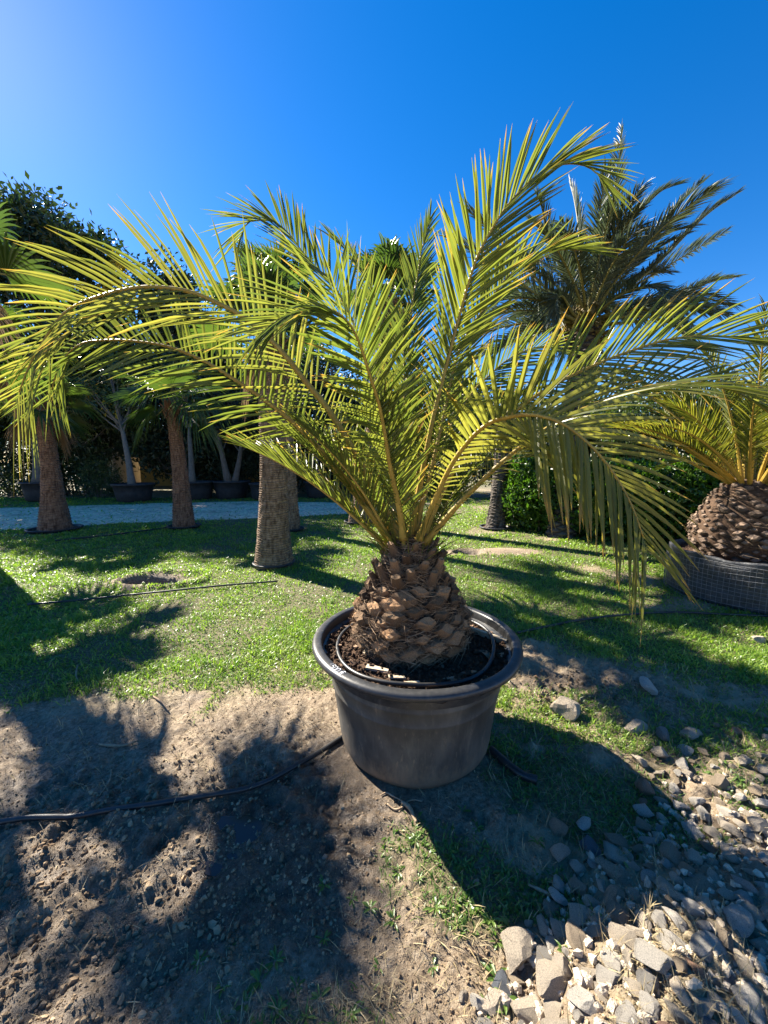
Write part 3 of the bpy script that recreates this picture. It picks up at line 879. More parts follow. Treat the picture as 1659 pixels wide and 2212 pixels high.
def soil_disc(c_, r_, z_, name, parent, amp=0.02, rings=26, segs=72, seed=1, hole=0.0, mat='soil'):
    rr = np.linspace(0.0, r_, rings); a_ = np.linspace(0, 2 * math.pi, segs, endpoint=False)
    A, RR = np.meshgrid(a_, rr)
    x, y = c_[0] + RR * np.cos(A), c_[1] + RR * np.sin(A)
    z = z_ + amp * (fbm(x * 11, y * 11, seed, 4) - 0.5) * 2 + amp * 0.8 * (fbm(x * 40, y * 40, seed + 7, 2) - 0.5)
    V = np.stack((x, y, z), -1).reshape(-1, 3)
    i_, j_ = np.meshgrid(np.arange(rings - 1), np.arange(segs), indexing='ij'); j2 = (j_ + 1) % segs
    F = np.stack((i_ * segs + j_, i_ * segs + j2, (i_ + 1) * segs + j2, (i_ + 1) * segs + j_), -1).reshape(-1, 4)
    o_ = obj(name, mk_mesh(name, V, [F], {'t': np.zeros(len(V))}, [M[mat]]), parent)
    return o_


soil_disc(POT, 0.529, 0.545, 'soil', pot, 0.028, 34, 120, 3)
SOILZ = 0.545
# soil crumbs, joined
mb = MB()
n_ = 1500
a = rng.uniform(0, 6.283, n_); rr = 0.515 * np.sqrt(rng.uniform(0.2, 1, n_))
nX, nY = POT[0] + rr * np.cos(a), POT[1] + rr * np.sin(a)
s = rng.uniform(0.003, 0.011, n_)
V = iv[None] * rng.uniform(0.5, 1.4, (n_, 12, 1)) * s[:, None, None] * rng.uniform(0.6, 1.6, (n_, 1, 3))
V += np.stack((nX, nY, SOILZ + 0.012 + s * 0.2 + 0.01 * rng.uniform(-1, 1, n_)), 1)[:, None]
mb.add(V.reshape(-1, 3), (np.arange(n_)[:, None, None] * 12 + if_[None]).reshape(-1, 3))
tag(mb.build('soil_crumbs', M['soil'], pot), kind='stuff')

# price in white marker on the rim: 1500 and a euro sign
strokes = []
def arc(cx_, cy_, rx, ry, a0, a1, k=12):
    t = np.radians(np.linspace(a0, a1, k)); return np.stack((cx_ + rx * np.cos(t), cy_ + ry * np.sin(t)), 1)
strokes += [np.array([(0, 0.55), (0.35, 1.0), (0.35, 0.0)])]
strokes += [np.vstack(([(1.35, 1.0), (0.85, 1.0), (0.80, 0.58)], arc(1.05, 0.32, 0.33, 0.32, 120, -140)))]
strokes += [arc(1.95, 0.5, 0.36, 0.5, 90, 450, 18), arc(2.85, 0.5, 0.36, 0.5, 90, 450, 18)]
strokes += [arc(4.35, 0.5, 0.42, 0.48, 50, 310), np.array([(3.75, 0.60), (4.5, 0.60)]), np.array([(3.75, 0.38), (4.45, 0.38)])]
mb = MB()
a_mid = math.atan2(-0.412, -0.43)
for s_ in strokes:
    hh = 0.034
    ang = a_mid + (s_[:, 0] - 2.4) * hh * 0.72 / 0.575
    rad_ = 0.584 - s_[:, 1] * hh - 0.003
    zt = np.interp(rad_, [0.535, 0.540, 0.548, 0.570, 0.582, 0.590], [0.603, 0.612, 0.6150, 0.6145, 0.611, 0.603]) + 0.004 * np.sin(2 * ang)
    rad_ = rad_ * (1 + 0.005 * np.sin(3 * ang + 1))
    P = np.stack((POT[0] + rad_ * np.cos(ang), POT[1] + rad_ * np.sin(ang), zt + 0.0008), 1)
    P = np.vstack([np.linspace(P[q], P[q + 1], 3, endpoint=False) for q in range(len(P) - 1)] + [P[-1:]])
    V, F = tube(P, 0.0016, 5)
    mb.add(V, F)
tag(mb.build('price_writing', M['chalk'], pot), 'handwritten white price 1500 € on the rim')

# hose coiled round the trunk inside the pot
a = np.linspace(0, 2 * math.pi, 90, endpoint=True) + 0.9
rr = 0.448 + 0.010 * np.sin(2 * a) + 0.006 * np.sin(5 * a)
P = np.stack((POT[0] + 0.0 + rr * np.cos(a), POT[1] - 0.01 + rr * np.sin(a), SOILZ + 0.026 + 0.008 * np.sin(3 * a + 1) + 0.012 * np.linspace(-1, 1, 90)), 1)
mb = MB(); V, F = tube(P, 0.0105, 10); mb.add(V, F)
hr = thing('drip_hose', 'thin black drip hose looped around the palm inside the big pot', 'hose', (POT[0], POT[1] - 0.46, SOILZ))
mb.build('hose_loop', M['hose'], hr, True)
mb = MB(); V, F = tube(P[:4] + np.array((0, 0, 0.0)), 0.0135, 10); mb.add(V, F); mb.build('hose_joiner', M['hose'], hr, True)

# bark pieces and split wood on the potting soil
def chip_mesh(k):
    n_ = 7
    a_ = np.sort(rng.uniform(0, 6.283, n_)); r_ = rng.uniform(0.55, 1.0, n_)
    top = np.stack((r_ * np.cos(a_), 0.5 * r_ * np.sin(a_), 0.10 + 0.06 * rng.uniform(-1, 1, n_)), 1)
    bt = top * np.array((1.05, 1.05, 1)) - np.array((0, 0, 0.14))
    V = np.vstack((top, bt, [(0, 0, 0.15)], [(0, 0, -0.04)]))
    q = np.arange(n_); q2 = (q + 1) % n_
    F3 = np.vstack((np.stack((q, q2, np.full(n_, 2 * n_)), 1), np.stack((q2 + n_, q + n_, np.full(n_, 2 * n_ + 1)), 1)))
    F4 = np.stack((q + n_, q2 + n_, q2, q), 1)
    return mk_mesh('bark_piece', V, [F3, F4], None, [M['chip']])
chips = [chip_mesh(k) for k in range(6)]
TR = np.array((0.155, 2.11))          # trunk axis
for k in range(34):
    for _ in range(40):
        a_ = rng.uniform(math.radians(150), math.radians(400)); r_ = rng.uniform(0.27, 0.5)
        x, y = POT[0] + r_ * math.cos(a_), POT[1] + r_ * math.sin(a_)
        if math.hypot(x - TR[0], y - TR[1]) > 0.25: break
    s = rng.uniform(0.018, 0.05)
    o_ = obj('bark_piece', chips[k % 6], None, (x, y, SOILZ + 0.016), (rng.uniform(-0.35, 0.35), rng.uniform(-0.35, 0.35), rng.uniform(0, 6.28)), s)
    tag(o_, 'brown flake of bark lying on the potting soil inside the big pot', 'bark piece', 'bark flakes on the potting soil')
for px, py, s, yaw, lab in ((815, 1452, 0.062, -0.45, 'long pale splinter of wood on the potting soil inside the hose loop'), (857, 1470, 0.040, -0.2, 'short white wood offcut lying under the front of the hose loop'),
                            (890, 1482, 0.035, 0.1, 'small white wood offcut between hose loop and front rim'), (790, 1412, 0.03, 1.2, 'pale curled bark flake standing before the palm trunk')):
    c_ = gpt(px, py, SOILZ)
    mbx = MB(); V, F = box(-1, 1, -0.28, 0.28, -0.10, 0.10)
    V[:, 0] += 0.15 * V[:, 1] / 0.28 * rng.uniform(-1, 1); V[:, 1] *= np.where(V[:, 0] > 0, 0.6, 1.0)
    mbx.add(V, F)
    o_ = mbx.build('wood_splinter', M['wood_pale'])
    o_.location = (c_[0], c_[1], SOILZ + 0.018); o_.rotation_euler = (0.05, -0.05, yaw); o_.scale = (s, s, s)
    tag(o_, lab, 'wood splinter')
# a thin board standing edge-up behind the trunk on the right
c_ = gpt(1042, 1366, SOILZ + 0.03)
V, F = box(-0.16, 0.16, -0.007, 0.007, -0.05, 0.035)
mbx = MB(); mbx.add(V, F)
o_ = mbx.build('wooden_board', M['wood_pale']); o_.location = (c_[0], c_[1], SOILZ + 0.012); o_.rotation_euler = (0.35, 0.03, -0.75)
tag(o_, 'narrow grey board wedged on edge in the soil right of the palm trunk', 'board')

# ------------------------------------------------------------------ palm building blocks
def leaflets(P, S, N, T, side, idx, ang, L, W, dih, droop, twist, K=4, jit=1.0):
    """vectorised folded leaflets; returns V (n,(K+1)*3,3), per-vertex t"""
    n_ = len(idx)
    p0, s_, n0, t_ = P[idx], S[idx] * side[:, None], N[idx], T[idx]
    D = nrm(np.cos(ang)[:, None] * t_ + np.sin(ang)[:, None] * (np.cos(dih)[:, None] * s_ + np.sin(dih)[:, None] * n0))
    Wd = nrm(t_ - (t_ * D).sum(1, keepdims=True) * D)
    Nl = np.cross(D, Wd) * side[:, None]
    Nl = np.where((Nl * n0).sum(1, keepdims=True) < 0, -Nl, Nl)
    Wd, Nl = (np.cos(twist)[:, None] * Wd + np.sin(twist)[:, None] * Nl, np.cos(twist)[:, None] * Nl - np.sin(twist)[:, None] * Wd)
    q = np.linspace(0, 1, K + 1)
    wp = np.interp(q, [0, 0.12, 0.4, 0.75, 1], [0.55, 0.9, 1.0, 0.7, 0.03])
    g_ = np.array((0, 0, -1.0))
    C = p0[:, None] + D[:, None] * (L[:, None] * q)[..., None] + g_ * ((droop * L)[:, None] * q ** 2)[..., None]
    hw = 0.5 * W[:, None] * wp
    fold = 0.35
    left = C + Wd[:, None] * hw[..., None] + Nl[:, None] * (hw * fold)[..., None]
    right = C - Wd[:, None] * hw[..., None] + Nl[:, None] * (hw * fold)[..., None]
    V = np.stack((left, C - Nl[:, None] * (hw * fold)[..., None], right), 2).reshape(n_, (K + 1) * 3, 3)
    k = np.arange(K)
    F = np.vstack([np.stack((k * 3 + c_, k * 3 + c_ + 1, k * 3 + c_ + 4, k * 3 + c_ + 3), 1) for c_ in (0, 1)])
    return V, F, np.repeat(q, 3)


def frond_geo(ctrl, npair=55, Lmax=0.42, Wmax=0.026, r0=0.016, roll=(0, 0), dih=0.45, angs=(62, 48, 20), droop=0.10, twist=0.35, start=0.10, pet=0.22, axis=None, K=4, cluster=0.0, tipL=0.5, nv=None):
    P, ln = catmull(ctrl, 70)
    T = nrm(np.gradient(P, axis=0))
    ch = P[-1] - P[0] if axis is None else np.asarray(axis, float)
    h = np.array((ch[0], ch[1], 0.0))
    if np.linalg.norm(h) < 1e-3: h = np.array((1.0, 0, 0))
    h = nrm(h)
    S0 = np.cross(h, (0, 0, 1.0))
    S = nrm(S0[None] - (T @ S0)[:, None] * T)
    N = np.cross(S, T)
    s = np.linspace(0, 1, 70)
    rl = np.radians(np.interp(s, [0, 0.35, 1], [roll[0] * 0.3, roll[0], roll[1]]))[:, None]
    S, N = np.cos(rl) * S + np.sin(rl) * N, np.cos(rl) * N - np.sin(rl) * S
    if nv is not None:
        # upper face turned to a given direction (weights: towards the picture side, up, right), at mid length and at the tip
        ax = np.array(((0, -1.0, 0), (0, 0, 1.0), (1.0, 0, 0)))
        n1_, n2_ = nrm(np.array(nv[0]) @ ax), nrm(np.array(nv[1]) @ ax)
        f_ = sstep(0.35, 1, s)[:, None]; b_ = sstep(0.0, 0.3, s)[:, None]
        Nt = nrm((n1_ * (1 - f_) + n2_ * f_) * b_ + N * (1 - b_) * 0.8)
        N = nrm(Nt - (Nt * T).sum(1, keepdims=True) * T)
        S = np.cross(T, N)
    rad = r0 * np.interp(s, [0, 0.05, 0.2, 0.6, 1], [1.7, 1.25, 0.9, 0.5, 0.12])
    # leaflets
    u = np.concatenate((np.linspace(start, 0.99, npair), np.linspace(start, 0.99, npair) + 0.4 * (0.89 / npair)))
    side = np.concatenate((np.ones(npair), -np.ones(npair)))
    u = np.clip(u + rng.normal(0, 0.12 * 0.9 / npair, len(u)), 0, 0.995)
    if cluster:
        u = u + cluster * np.sin(u * npair * 2.2) / npair
    idx = np.clip((u * 69).round().astype(int), 0, 69)
    n_ = len(u)
    q = (u - start) / (1 - start)
    L = Lmax * np.interp(u, [0, start, pet, pet + 0.13, 0.55, 0.8, 1], [0.12, 0.14, 0.32, 0.82, 1.0, 0.85, tipL]) * np.where(rng.uniform(0, 1, n_) < 0.06, rng.uniform(0.4, 0.8, n_), rng.uniform(0.88, 1.08, n_))
    W = Wmax * np.interp(u, [0, pet * 0.9, pet + 0.15, 0.7, 1], [0.28, 0.35, 1, 1, 0.6]) * rng.uniform(0.85, 1.12, n_)
    ang = np.radians(np.interp(q, [0, 0.5, 1], angs)) + rng.normal(0, 0.06, n_)
    dihv = dih + rng.normal(0, 0.10, n_) + np.interp(q, [0, 0.3, 1], [0.35, 0, 0]) * rng.normal(0, 1, n_)
    tw = twist * rng.normal(0.3, 0.8, n_)
    # position between samples
    Pi = np.stack([np.interp(u, s, P[:, k]) for k in range(3)], 1)
    V, F, tq = leaflets(np.vstack((P, Pi)), np.vstack((S, S[idx])), np.vstack((N, N[idx])), np.vstack((T, T[idx])), side, 70 + np.arange(n_), ang, L, W, dihv, droop * rng.uniform(0.5, 1.6, n_), tw, K)
    rv, rf = tube(P[:68], rad[:68], 7)
    return rv, rf, V, F, tq


def leaf_rand(n_, lo=0.0, hi=1.0):
    return rng.uniform(lo, hi, n_)


def add_frond(mb_, geo, lo=0, hi=1):
    """rachis (slot 0) and leaflets (slot 1) into one mesh builder"""
    rv, rf, V, F, tq = geo
    mb_.add(rv, rf, 0, 0.5, 0)
    n_, m_ = V.shape[:2]
    mb_.add(V.reshape(-1, 3), (np.arange(n_)[:, None, None] * m_ + F[None]).reshape(-1, 4), np.tile(tq, n_), np.repeat(leaf_rand(n_, lo, hi), m_), 1)


def proc_ctrl(base, az, el, L, bend, n_=7, sway=0.0):
    """frond axis leaving base at elevation el and arching over by bend (radians)"""
    p_ = np.array(base, float); pts = [p_.copy()]
    for k in range(n_):
        f = (k + 0.5) / n_
        e = el - bend * f ** 1.5
        a_ = az + sway * f
        p_ = p_ + (L / n_) * np.array((math.cos(e) * math.sin(a_), math.cos(e) * math.cos(a_), math.sin(e)))
        pts.append(p_.copy())
    return pts


def boot_mesh(k, h=0.55, up=0.35, mat='boot'):
    """cut leaf base: rhombic block, x across, y outward, z up"""
    n_ = 10
    a_ = np.linspace(0, 2 * math.pi, n_, endpoint=False)
    rr = 1 / (np.abs(np.cos(a_)) + 1.25 * np.abs(np.sin(a_))) ** 0.85
    rr = rr * rng.uniform(0.88, 1.1, n_)
    ring0 = np.stack((rr * np.cos(a_) * 1.05, np.full(n_, -0.3), rr * np.sin(a_) * 1.05), 1)
    ring1 = np.stack((rr * np.cos(a_) * 0.98, np.full(n_, h * 0.5) + rng.uniform(-0.05, 0.05, n_), rr * np.sin(a_) * 0.95 + up * 0.35), 1)
    ring2 = np.stack((rr * np.cos(a_) * 0.74, h + rng.uniform(-0.10, 0.10, n_) - 0.18 * np.sin(a_), rr * np.sin(a_) * 0.62 + up), 1)
    V = np.vstack((ring0, ring1, ring2, [(0, h * 0.95, up)]))
    q = np.arange(n_); q2 = (q + 1) % n_
    F4 = np.vstack((np.stack((q, q2, q2 + n_, q + n_), 1), np.stack((q + n_, q2 + n_, q2 + 2 * n_, q + 2 * n_), 1)))[:, ::-1]
    F3 = np.stack((q + 2 * n_, q2 + 2 * n_, np.full(n_, 3 * n_)), 1)[:, ::-1]
    t = np.concatenate((np.zeros(n_), np.full(n_, 0.25), np.full(n_, 0.7), [1.0]))
    return mk_mesh('leaf_base', V, [F3, F4], {'t': t}, [M[mat]])


def stub_mesh(k):
    """sawn-off petiole stub, y outward, long"""
    n_ = 8
    a_ = np.linspace(0, 2 * math.pi, n_, endpoint=False)
    rings = []
    for f, sx, sz in ((-0.3, 1.1, 0.8), (0.5, 0.85, 0.6), (1.3, 0.62, 0.46), (1.9, 0.55, 0.40)):
        rings.append(np.stack((sx * np.cos(a_) * rng.uniform(0.9, 1.1, n_), np.full(n_, f) + (rng.uniform(-0.12, 0.12, n_) if f > 1.5 else 0), sz * np.sin(a_) + 0.12 * f), 1))
    V = np.vstack(rings + [[(0, 1.85, 0.23)]])
    q = np.arange(n_); q2 = (q + 1) % n_
    F4 = np.vstack([np.stack((q + r_ * n_, q2 + r_ * n_, q2 + (r_ + 1) * n_, q + (r_ + 1) * n_), 1) for r_ in range(3)])[:, ::-1]
    F3 = np.stack((q + 3 * n_, q2 + 3 * n_, np.full(n_, 4 * n_)), 1)[:, ::-1]
    t = np.concatenate((np.zeros(n_), np.full(n_, 0.2), np.full(n_, 0.45), np.full(n_, 0.8), [1.0]))
    return mk_mesh('leaf_base', V, [F3, F4], {'t': t}, [M['boot']])


def pineapple(parent, c_, prof, n_boot, size, meshes, stubs=None, stub_z=9e9, fib=0, hair=0.10, seed=0, core='core'):
    """trunk core of revolution with spiral leaf bases"""
    prof = np.asarray(prof, float)
    zs = np.linspace(prof[0, 1], prof[-1, 1], 40); rs = np.interp(zs, prof[:, 1], prof[:, 0])
    V, F = lathe(np.stack((rs * 0.96, zs), 1), 48, c_, wob=lambda r_, z_, a_: (r_ * (1 + 0.05 * (fbm(a_ * 5, z_ * 22, seed, 3) - 0.5)), z_))
    mb_ = MB(); mb_.add(V, F); mb_.build('trunk', M[core], parent, True)
    # spiral, spaced by surface area
    area = np.cumsum(rs); area = (area - area[0]) / (area[-1] - area[0])
    ga = math.pi * (3 - 5 ** 0.5)
    for k in range(n_boot):
        f = (k + 0.5) / n_boot
        z = float(np.interp(f, area, zs)); r_ = float(np.interp(z, zs, rs)); a_ = k * ga + rng.uniform(-0.08, 0.08)
        dr = float(np.interp(z + 0.03, zs, rs) - np.interp(z - 0.03, zs, rs)) / 0.06
        tilt = -math.atan(dr)                      # surface slopes in as it rises
        y_ax = np.array((math.cos(a_), math.sin(a_), 0.0))
        pos = np.array((c_[0], c_[1], z)) + y_ax * r_ * 0.97
        x_ax = np.array((math.sin(a_), -math.cos(a_), 0.0))
        out_ = y_ax * math.cos(tilt) + np.array((0, 0, 1)) * math.sin(tilt)
        isstub = z > stub_z
        if isstub:
            e = R(rng.uniform(35, 68)); out_ = y_ax * math.cos(e) + np.array((0, 0, 1)) * math.sin(e)
        up_ = np.cross(x_ax, out_)
        if up_[2] < 0: up_ = -up_; x_ax = -x_ax
        tw_ = rng.normal(0, 0.16); x_ax, up_ = math.cos(tw_) * x_ax + math.sin(tw_) * up_, math.cos(tw_) * up_ - math.sin(tw_) * x_ax
        out_ = nrm(out_ + rng.normal(0, 0.13, 3))
        s = size * rng.uniform(0.55, 1.3)
        if isstub: s *= 0.62
        me_ = stubs[k % len(stubs)] if isstub else meshes[k % len(meshes)]
        mt = Matrix(((x_ax[0] * s, out_[0] * s, up_[0] * s * 0.85, pos[0]), (x_ax[1] * s, out_[1] * s, up_[1] * s * 0.85, pos[1]), (x_ax[2] * s, out_[2] * s, up_[2] * s * 0.85, pos[2]), (0, 0, 0, 1)))
        o_ = bpy.data.objects.new('leaf_base', me_); col.objects.link(o_)
        o_.parent = parent
        o_.matrix_parent_inverse = Matrix.Translation(-parent.location)
        o_.matrix_basis = mt
    if fib:
        mb_ = MB()
        n_ = fib
        z = rng.uniform(zs[0] + 0.02, zs[-1], n_); a_ = rng.uniform(0, 6.283, n_)
        r_ = np.interp(z, zs, rs) * rng.uniform(0.99, 1.10, n_)
        L = hair * rng.uniform(0.4, 1.3, n_)
        da = rng.normal(0, 1.0, n_); dz = rng.normal(-0.1, 0.6, n_); do = rng.uniform(-0.2, 0.55, n_)
        pts = []
        for q in np.linspace(0, 1, 5):
            aa = a_ + da * L * q / np.maximum(r_, 0.08); ro = r_ + L * (do * q - 0.35 * q * q) + 0.008 * np.sin(q * 5 + a_ * 9)
            zz = z + dz * L * q - 0.25 * L * q * q
            pts.append(np.stack((c_[0] + ro * np.cos(aa), c_[1] + ro * np.sin(aa), zz), 1))
        pts = np.stack(pts, 1)
        wv = np.stack((rng.normal(size=n_) * 0.4, rng.normal(size=n_) * 0.4, np.ones(n_)), 1); wv = nrm(wv) * rng.uniform(0.0008, 0.0022, (n_, 1))
        V = np.stack((pts - wv[:, None], pts + wv[:, None]), 2).reshape(-1, 3)
        k = np.arange(4)
        F = np.stack((k * 2, k * 2 + 1, k * 2 + 3, k * 2 + 2), 1)
        mb_.add(V, (np.arange(n_)[:, None, None] * 10 + F[None]).reshape(-1, 4))
        tag(mb_.build('fibre', M['fibre'], parent), kind='stuff')


# ------------------------------------------------------------------ the potted canary palm
palm = thing('canary_palm', 'arching yellow green feather palm with a pineapple shaped trunk in the big pot', 'palm tree', (TR[0], TR[1], SOILZ))
boots = [boot_mesh(k) for k in range(8)]
stubs = [stub_mesh(k) for k in range(5)]
prof = [(0.20, 0.50), (0.24, 0.555), (0.295, 0.61), (0.322, 0.67), (0.318, 0.73), (0.285, 0.80), (0.24, 0.87), (0.20, 0.94), (0.168, 1.01), (0.148, 1.07), (0.12, 1.13), (0.05, 1.18)]
pineapple(palm, TR, prof, 150, 0.062, boots, stubs, 0.92, 5600, 0.10, 1)

B0 = np.array((TR[0], TR[1], 1.02))


def pxf(pts):
    return [at(*p_) for p_ in pts]


# name: control points (picture x, y, forward distance), then leaf settings
FR = {
 'far_left_low': dict(c=[(868, 1170, 2.1), (824, 1091, 2.1), (791, 1025, 2.1), (745, 942, 2.1), (705, 879, 2.1), (659, 823, 2.1), (609, 760, 2.1), (543, 697, 2.09), (470, 655, 2.08), (400, 628, 2.06), (311, 620, 2.04), (220, 638, 2.02), (142, 674, 2.0), (89, 744, 2.0), (59, 800, 2.0), (30, 880, 2.0)],
        npair=82, Lmax=0.60, Wmax=0.0170, r0=0.021, nv=((1, 0.45, 0.1), (1, 0.3, 0.2)), dih=0.35, mat='leaf_old', sep=True, tipL=0.65, angs=(52, 44, 34), droop=0.2),
 'left_low': dict(c=[(858, 1175, 2.12), (807, 1115, 2.12), (768, 1059, 2.13), (728, 1014, 2.14), (675, 953, 2.15), (622, 903, 2.16), (577, 868, 2.17), (546, 846, 2.18), (496, 813, 2.2), (446, 783, 2.22), (367, 750, 2.24), (291, 737, 2.25), (231, 735, 2.25), (172, 744, 2.25), (128, 790, 2.25), (105, 870, 2.25)],
        npair=74, Lmax=0.46, Wmax=0.0179, r0=0.018, nv=((0.9, 0.55, 0.1), (1, 0.3, 0.2)), dih=0.25, mat='leaf', tipL=0.6, angs=(62, 54, 34), hi=0.8),
 'left_curled': dict(c=[(872, 1165, 2.02), (861, 1091, 1.96), (844, 1018, 1.90), (831, 939, 1.83), (818, 873, 1.76), (798, 810, 1.69), (778, 747, 1.63), (755, 701, 1.58), (725, 674, 1.54), (686, 664, 1.49), (636, 674, 1.44), (593, 697, 1.40), (560, 722, 1.37)],
        npair=86, Lmax=0.38, Wmax=0.0165, r0=0.015, nv=((1, 0.15, 0.25), (0.7, 0.6, 0.1)), dih=0.40, mat='leaf', tipL=0.5, angs=(55, 50, 26)),
 'right_tall': dict(c=[(885, 1160, 2.10), (905, 1060, 2.09), (920, 980, 2.08), (935, 905, 2.07), (955, 824, 2.06), (972, 758, 2.05), (995, 671, 2.04), (1015, 602, 2.02), (1035, 546, 2.00), (1068, 487, 1.98), (1097, 443, 1.96), (1149, 388, 1.93), (1190, 364, 1.91), (1222, 354, 1.89), (1263, 358, 1.87), (1290, 376, 1.86), (1305, 402, 1.86)],
        npair=92, Lmax=0.42, Wmax=0.0172, r0=0.015, nv=((1, 0.1, 0.35), (0.6, 0.6, -0.2)), dih=0.45, mat='leaf', tipL=0.45, pet=0.36, start=0.18, angs=(50, 42, 18), lo=0.35),
 'right_mid': dict(c=[(890, 1155, 2.16), (925, 1040, 2.22), (958, 900, 2.28), (985, 780, 2.32), (1015, 711, 2.34), (1048, 665, 2.35), (1087, 609, 2.35), (1120, 579, 2.34), (1154, 556, 2.33), (1187, 543, 2.32), (1236, 539, 2.30), (1283, 546, 2.28)],
        npair=84, Lmax=0.38, Wmax=0.0179, r0=0.014, nv=((0.9, 0.3, -0.3), (0.6, 0.7, -0.2)), dih=0.5, mat='leaf', angs=(50, 42, 18), lo=0.3),
 'centre_up': dict(c=[(876, 1155, 2.16), (874, 1000, 2.35), (878, 850, 2.55), (886, 715, 2.72), (892, 648, 2.80), (902, 596, 2.86), (909, 549, 2.91), (919, 510, 2.95), (930, 467, 2.99)],
        npair=86, Lmax=0.36, Wmax=0.0165, r0=0.014, nv=((1, 0.1, 0.1), (1, 0.1, 0.15)), dih=0.35, mat='leaf', angs=(48, 40, 14), hi=0.55),
 'back_left': dict(c=[(866, 1155, 2.16), (835, 950, 2.32), (795, 780, 2.48), (750, 670, 2.58), (710, 601, 2.64), (690, 585, 2.66), (657, 549, 2.69), (624, 505, 2.72), (597, 482, 2.73), (571, 476, 2.72), (538, 479, 2.70), (526, 497, 2.68), (515, 522, 2.66)],
        npair=80, Lmax=0.46, Wmax=0.0179, r0=0.014, nv=((0.8, 0.4, 0.2), (0.7, 0.6, 0.1)), dih=0.45, mat='leaf', angs=(50, 40, 20), tipL=0.6, pet=0.42, start=0.22),
 'back_far_left': dict(c=[(868, 1150, 2.18), (850, 950, 2.5), (830, 780, 2.8), (810, 650, 2.98), (789, 595, 3.03), (773, 572, 3.05), (753, 545, 3.07), (730, 522, 3.09), (708, 505, 3.10)],
        npair=70, Lmax=0.32, Wmax=0.0165, r0=0.013, nv=((0.8, 0.4, 0.2), (0.7, 0.5, 0.1)), dih=0.5, mat='leaf', angs=(48, 38, 14)),
 'right_near': dict(c=[(905, 1165, 2.02), (938, 1085, 1.93), (975, 1005, 1.84), (1015, 950, 1.76), (1055, 915, 1.69), (1097, 901, 1.62), (1136, 896, 1.56), (1173, 900, 1.51), (1212, 914, 1.47), (1249, 939, 1.44), (1285, 972, 1.41), (1318, 1012, 1.39), (1345, 1054, 1.37), (1368, 1100, 1.35), (1384, 1144, 1.34), (1400, 1190, 1.33)],
        npair=60, Lmax=0.43, Wmax=0.0208, r0=0.015, nv=((1, -0.05, 0.6), (1, 0, 0.45)), dih=0.06, mat='leaf_old', sep=True, tipL=0.75, angs=(72, 60, 30), droop=0.12, lo=0.5, hi=1.0, twist=0.1),
 'right_long': dict(c=[(912, 1160, 2.10), (990, 1000, 2.10), (1090, 905, 2.10), (1190, 835, 2.08), (1295, 784, 2.05), (1375, 754, 2.02), (1441, 734, 1.99), (1507, 726, 1.96), (1573, 728, 1.93), (1659, 745, 1.88), (1740, 790, 1.83)],
        npair=84, Lmax=0.44, Wmax=0.0165, r0=0.015, nv=((0.85, 0.25, 0.3), (0.7, 0.5, 0.2)), dih=0.5, mat='leaf', angs=(52, 44, 22), lo=0.3),
 'right_low': dict(c=[(915, 1175, 2.06), (953, 1132, 2.03), (990, 1090, 2.00), (1031, 1049, 1.97), (1091, 993, 1.93), (1190, 920, 1.87), (1320, 858, 1.80), (1425, 830, 1.74), (1490, 829, 1.71), (1573, 839, 1.68), (1659, 890, 1.65), (1720, 960, 1.63)],
        npair=78, Lmax=0.40, Wmax=0.0151, r0=0.015, nv=((0.5, 0.8, -0.1), (0.5, 0.8, 0)), dih=0.35, mat='leaf_old', angs=(58, 46, 20), droop=0.15),
 'right_back': dict(c=[(895, 1150, 2.2), (935, 1010, 2.4), (980, 910, 2.6), (1021, 847, 2.75), (1054, 814, 2.84), (1087, 784, 2.92), (1120, 764, 2.97), (1154, 751, 3.01), (1187, 749, 3.03), (1220, 762, 3.05)],
        npair=72, Lmax=0.40, Wmax=0.0179, r0=0.014, nv=((0.85, 0.25, 0.3), (0.7, 0.4, 0.2)), dih=0.55, mat='leaf', angs=(55, 48, 24)),
}
# inner, shorter fronds that fill the heart of the crown (azimuth, elevation, length, bend)
for k, (az, el, L, bend) in enumerate([(-75, 58, 1.1, 0.5), (-48, 64, 1.2, 0.45), (-20, 66, 1.35, 0.4), (12, 68, 1.35, 0.35), (50, 55, 0.95, 0.45),
                                       (-110, 66, 0.95, 0.5), (-150, 76, 0.9, 0.3), (-35, 48, 1.6, 0.7), (5, 46, 1.8, 0.8), (-88, 48, 1.1, 0.45), (-8, 78, 1.6, 0.2), (20, 60, 1.75, 0.5), (-60, 40, 1.5, 0.5), (-5, 56, 1.7, 0.5)]):
    FR['inner_%d' % k] = dict(c=proc_ctrl(B0 + 0.06 * np.array((math.sin(R(az)), math.cos(R(az)), 0)), R(az), R(el), L, bend, sway=rng.uniform(-0.2, 0.2)), npair=60, Lmax=0.33, Wmax=0.0155, r0=0.012, roll=(rng.uniform(-30, 30), rng.uniform(-30, 30)), dih=0.5, mat='leaf', angs=(50, 40, 16))

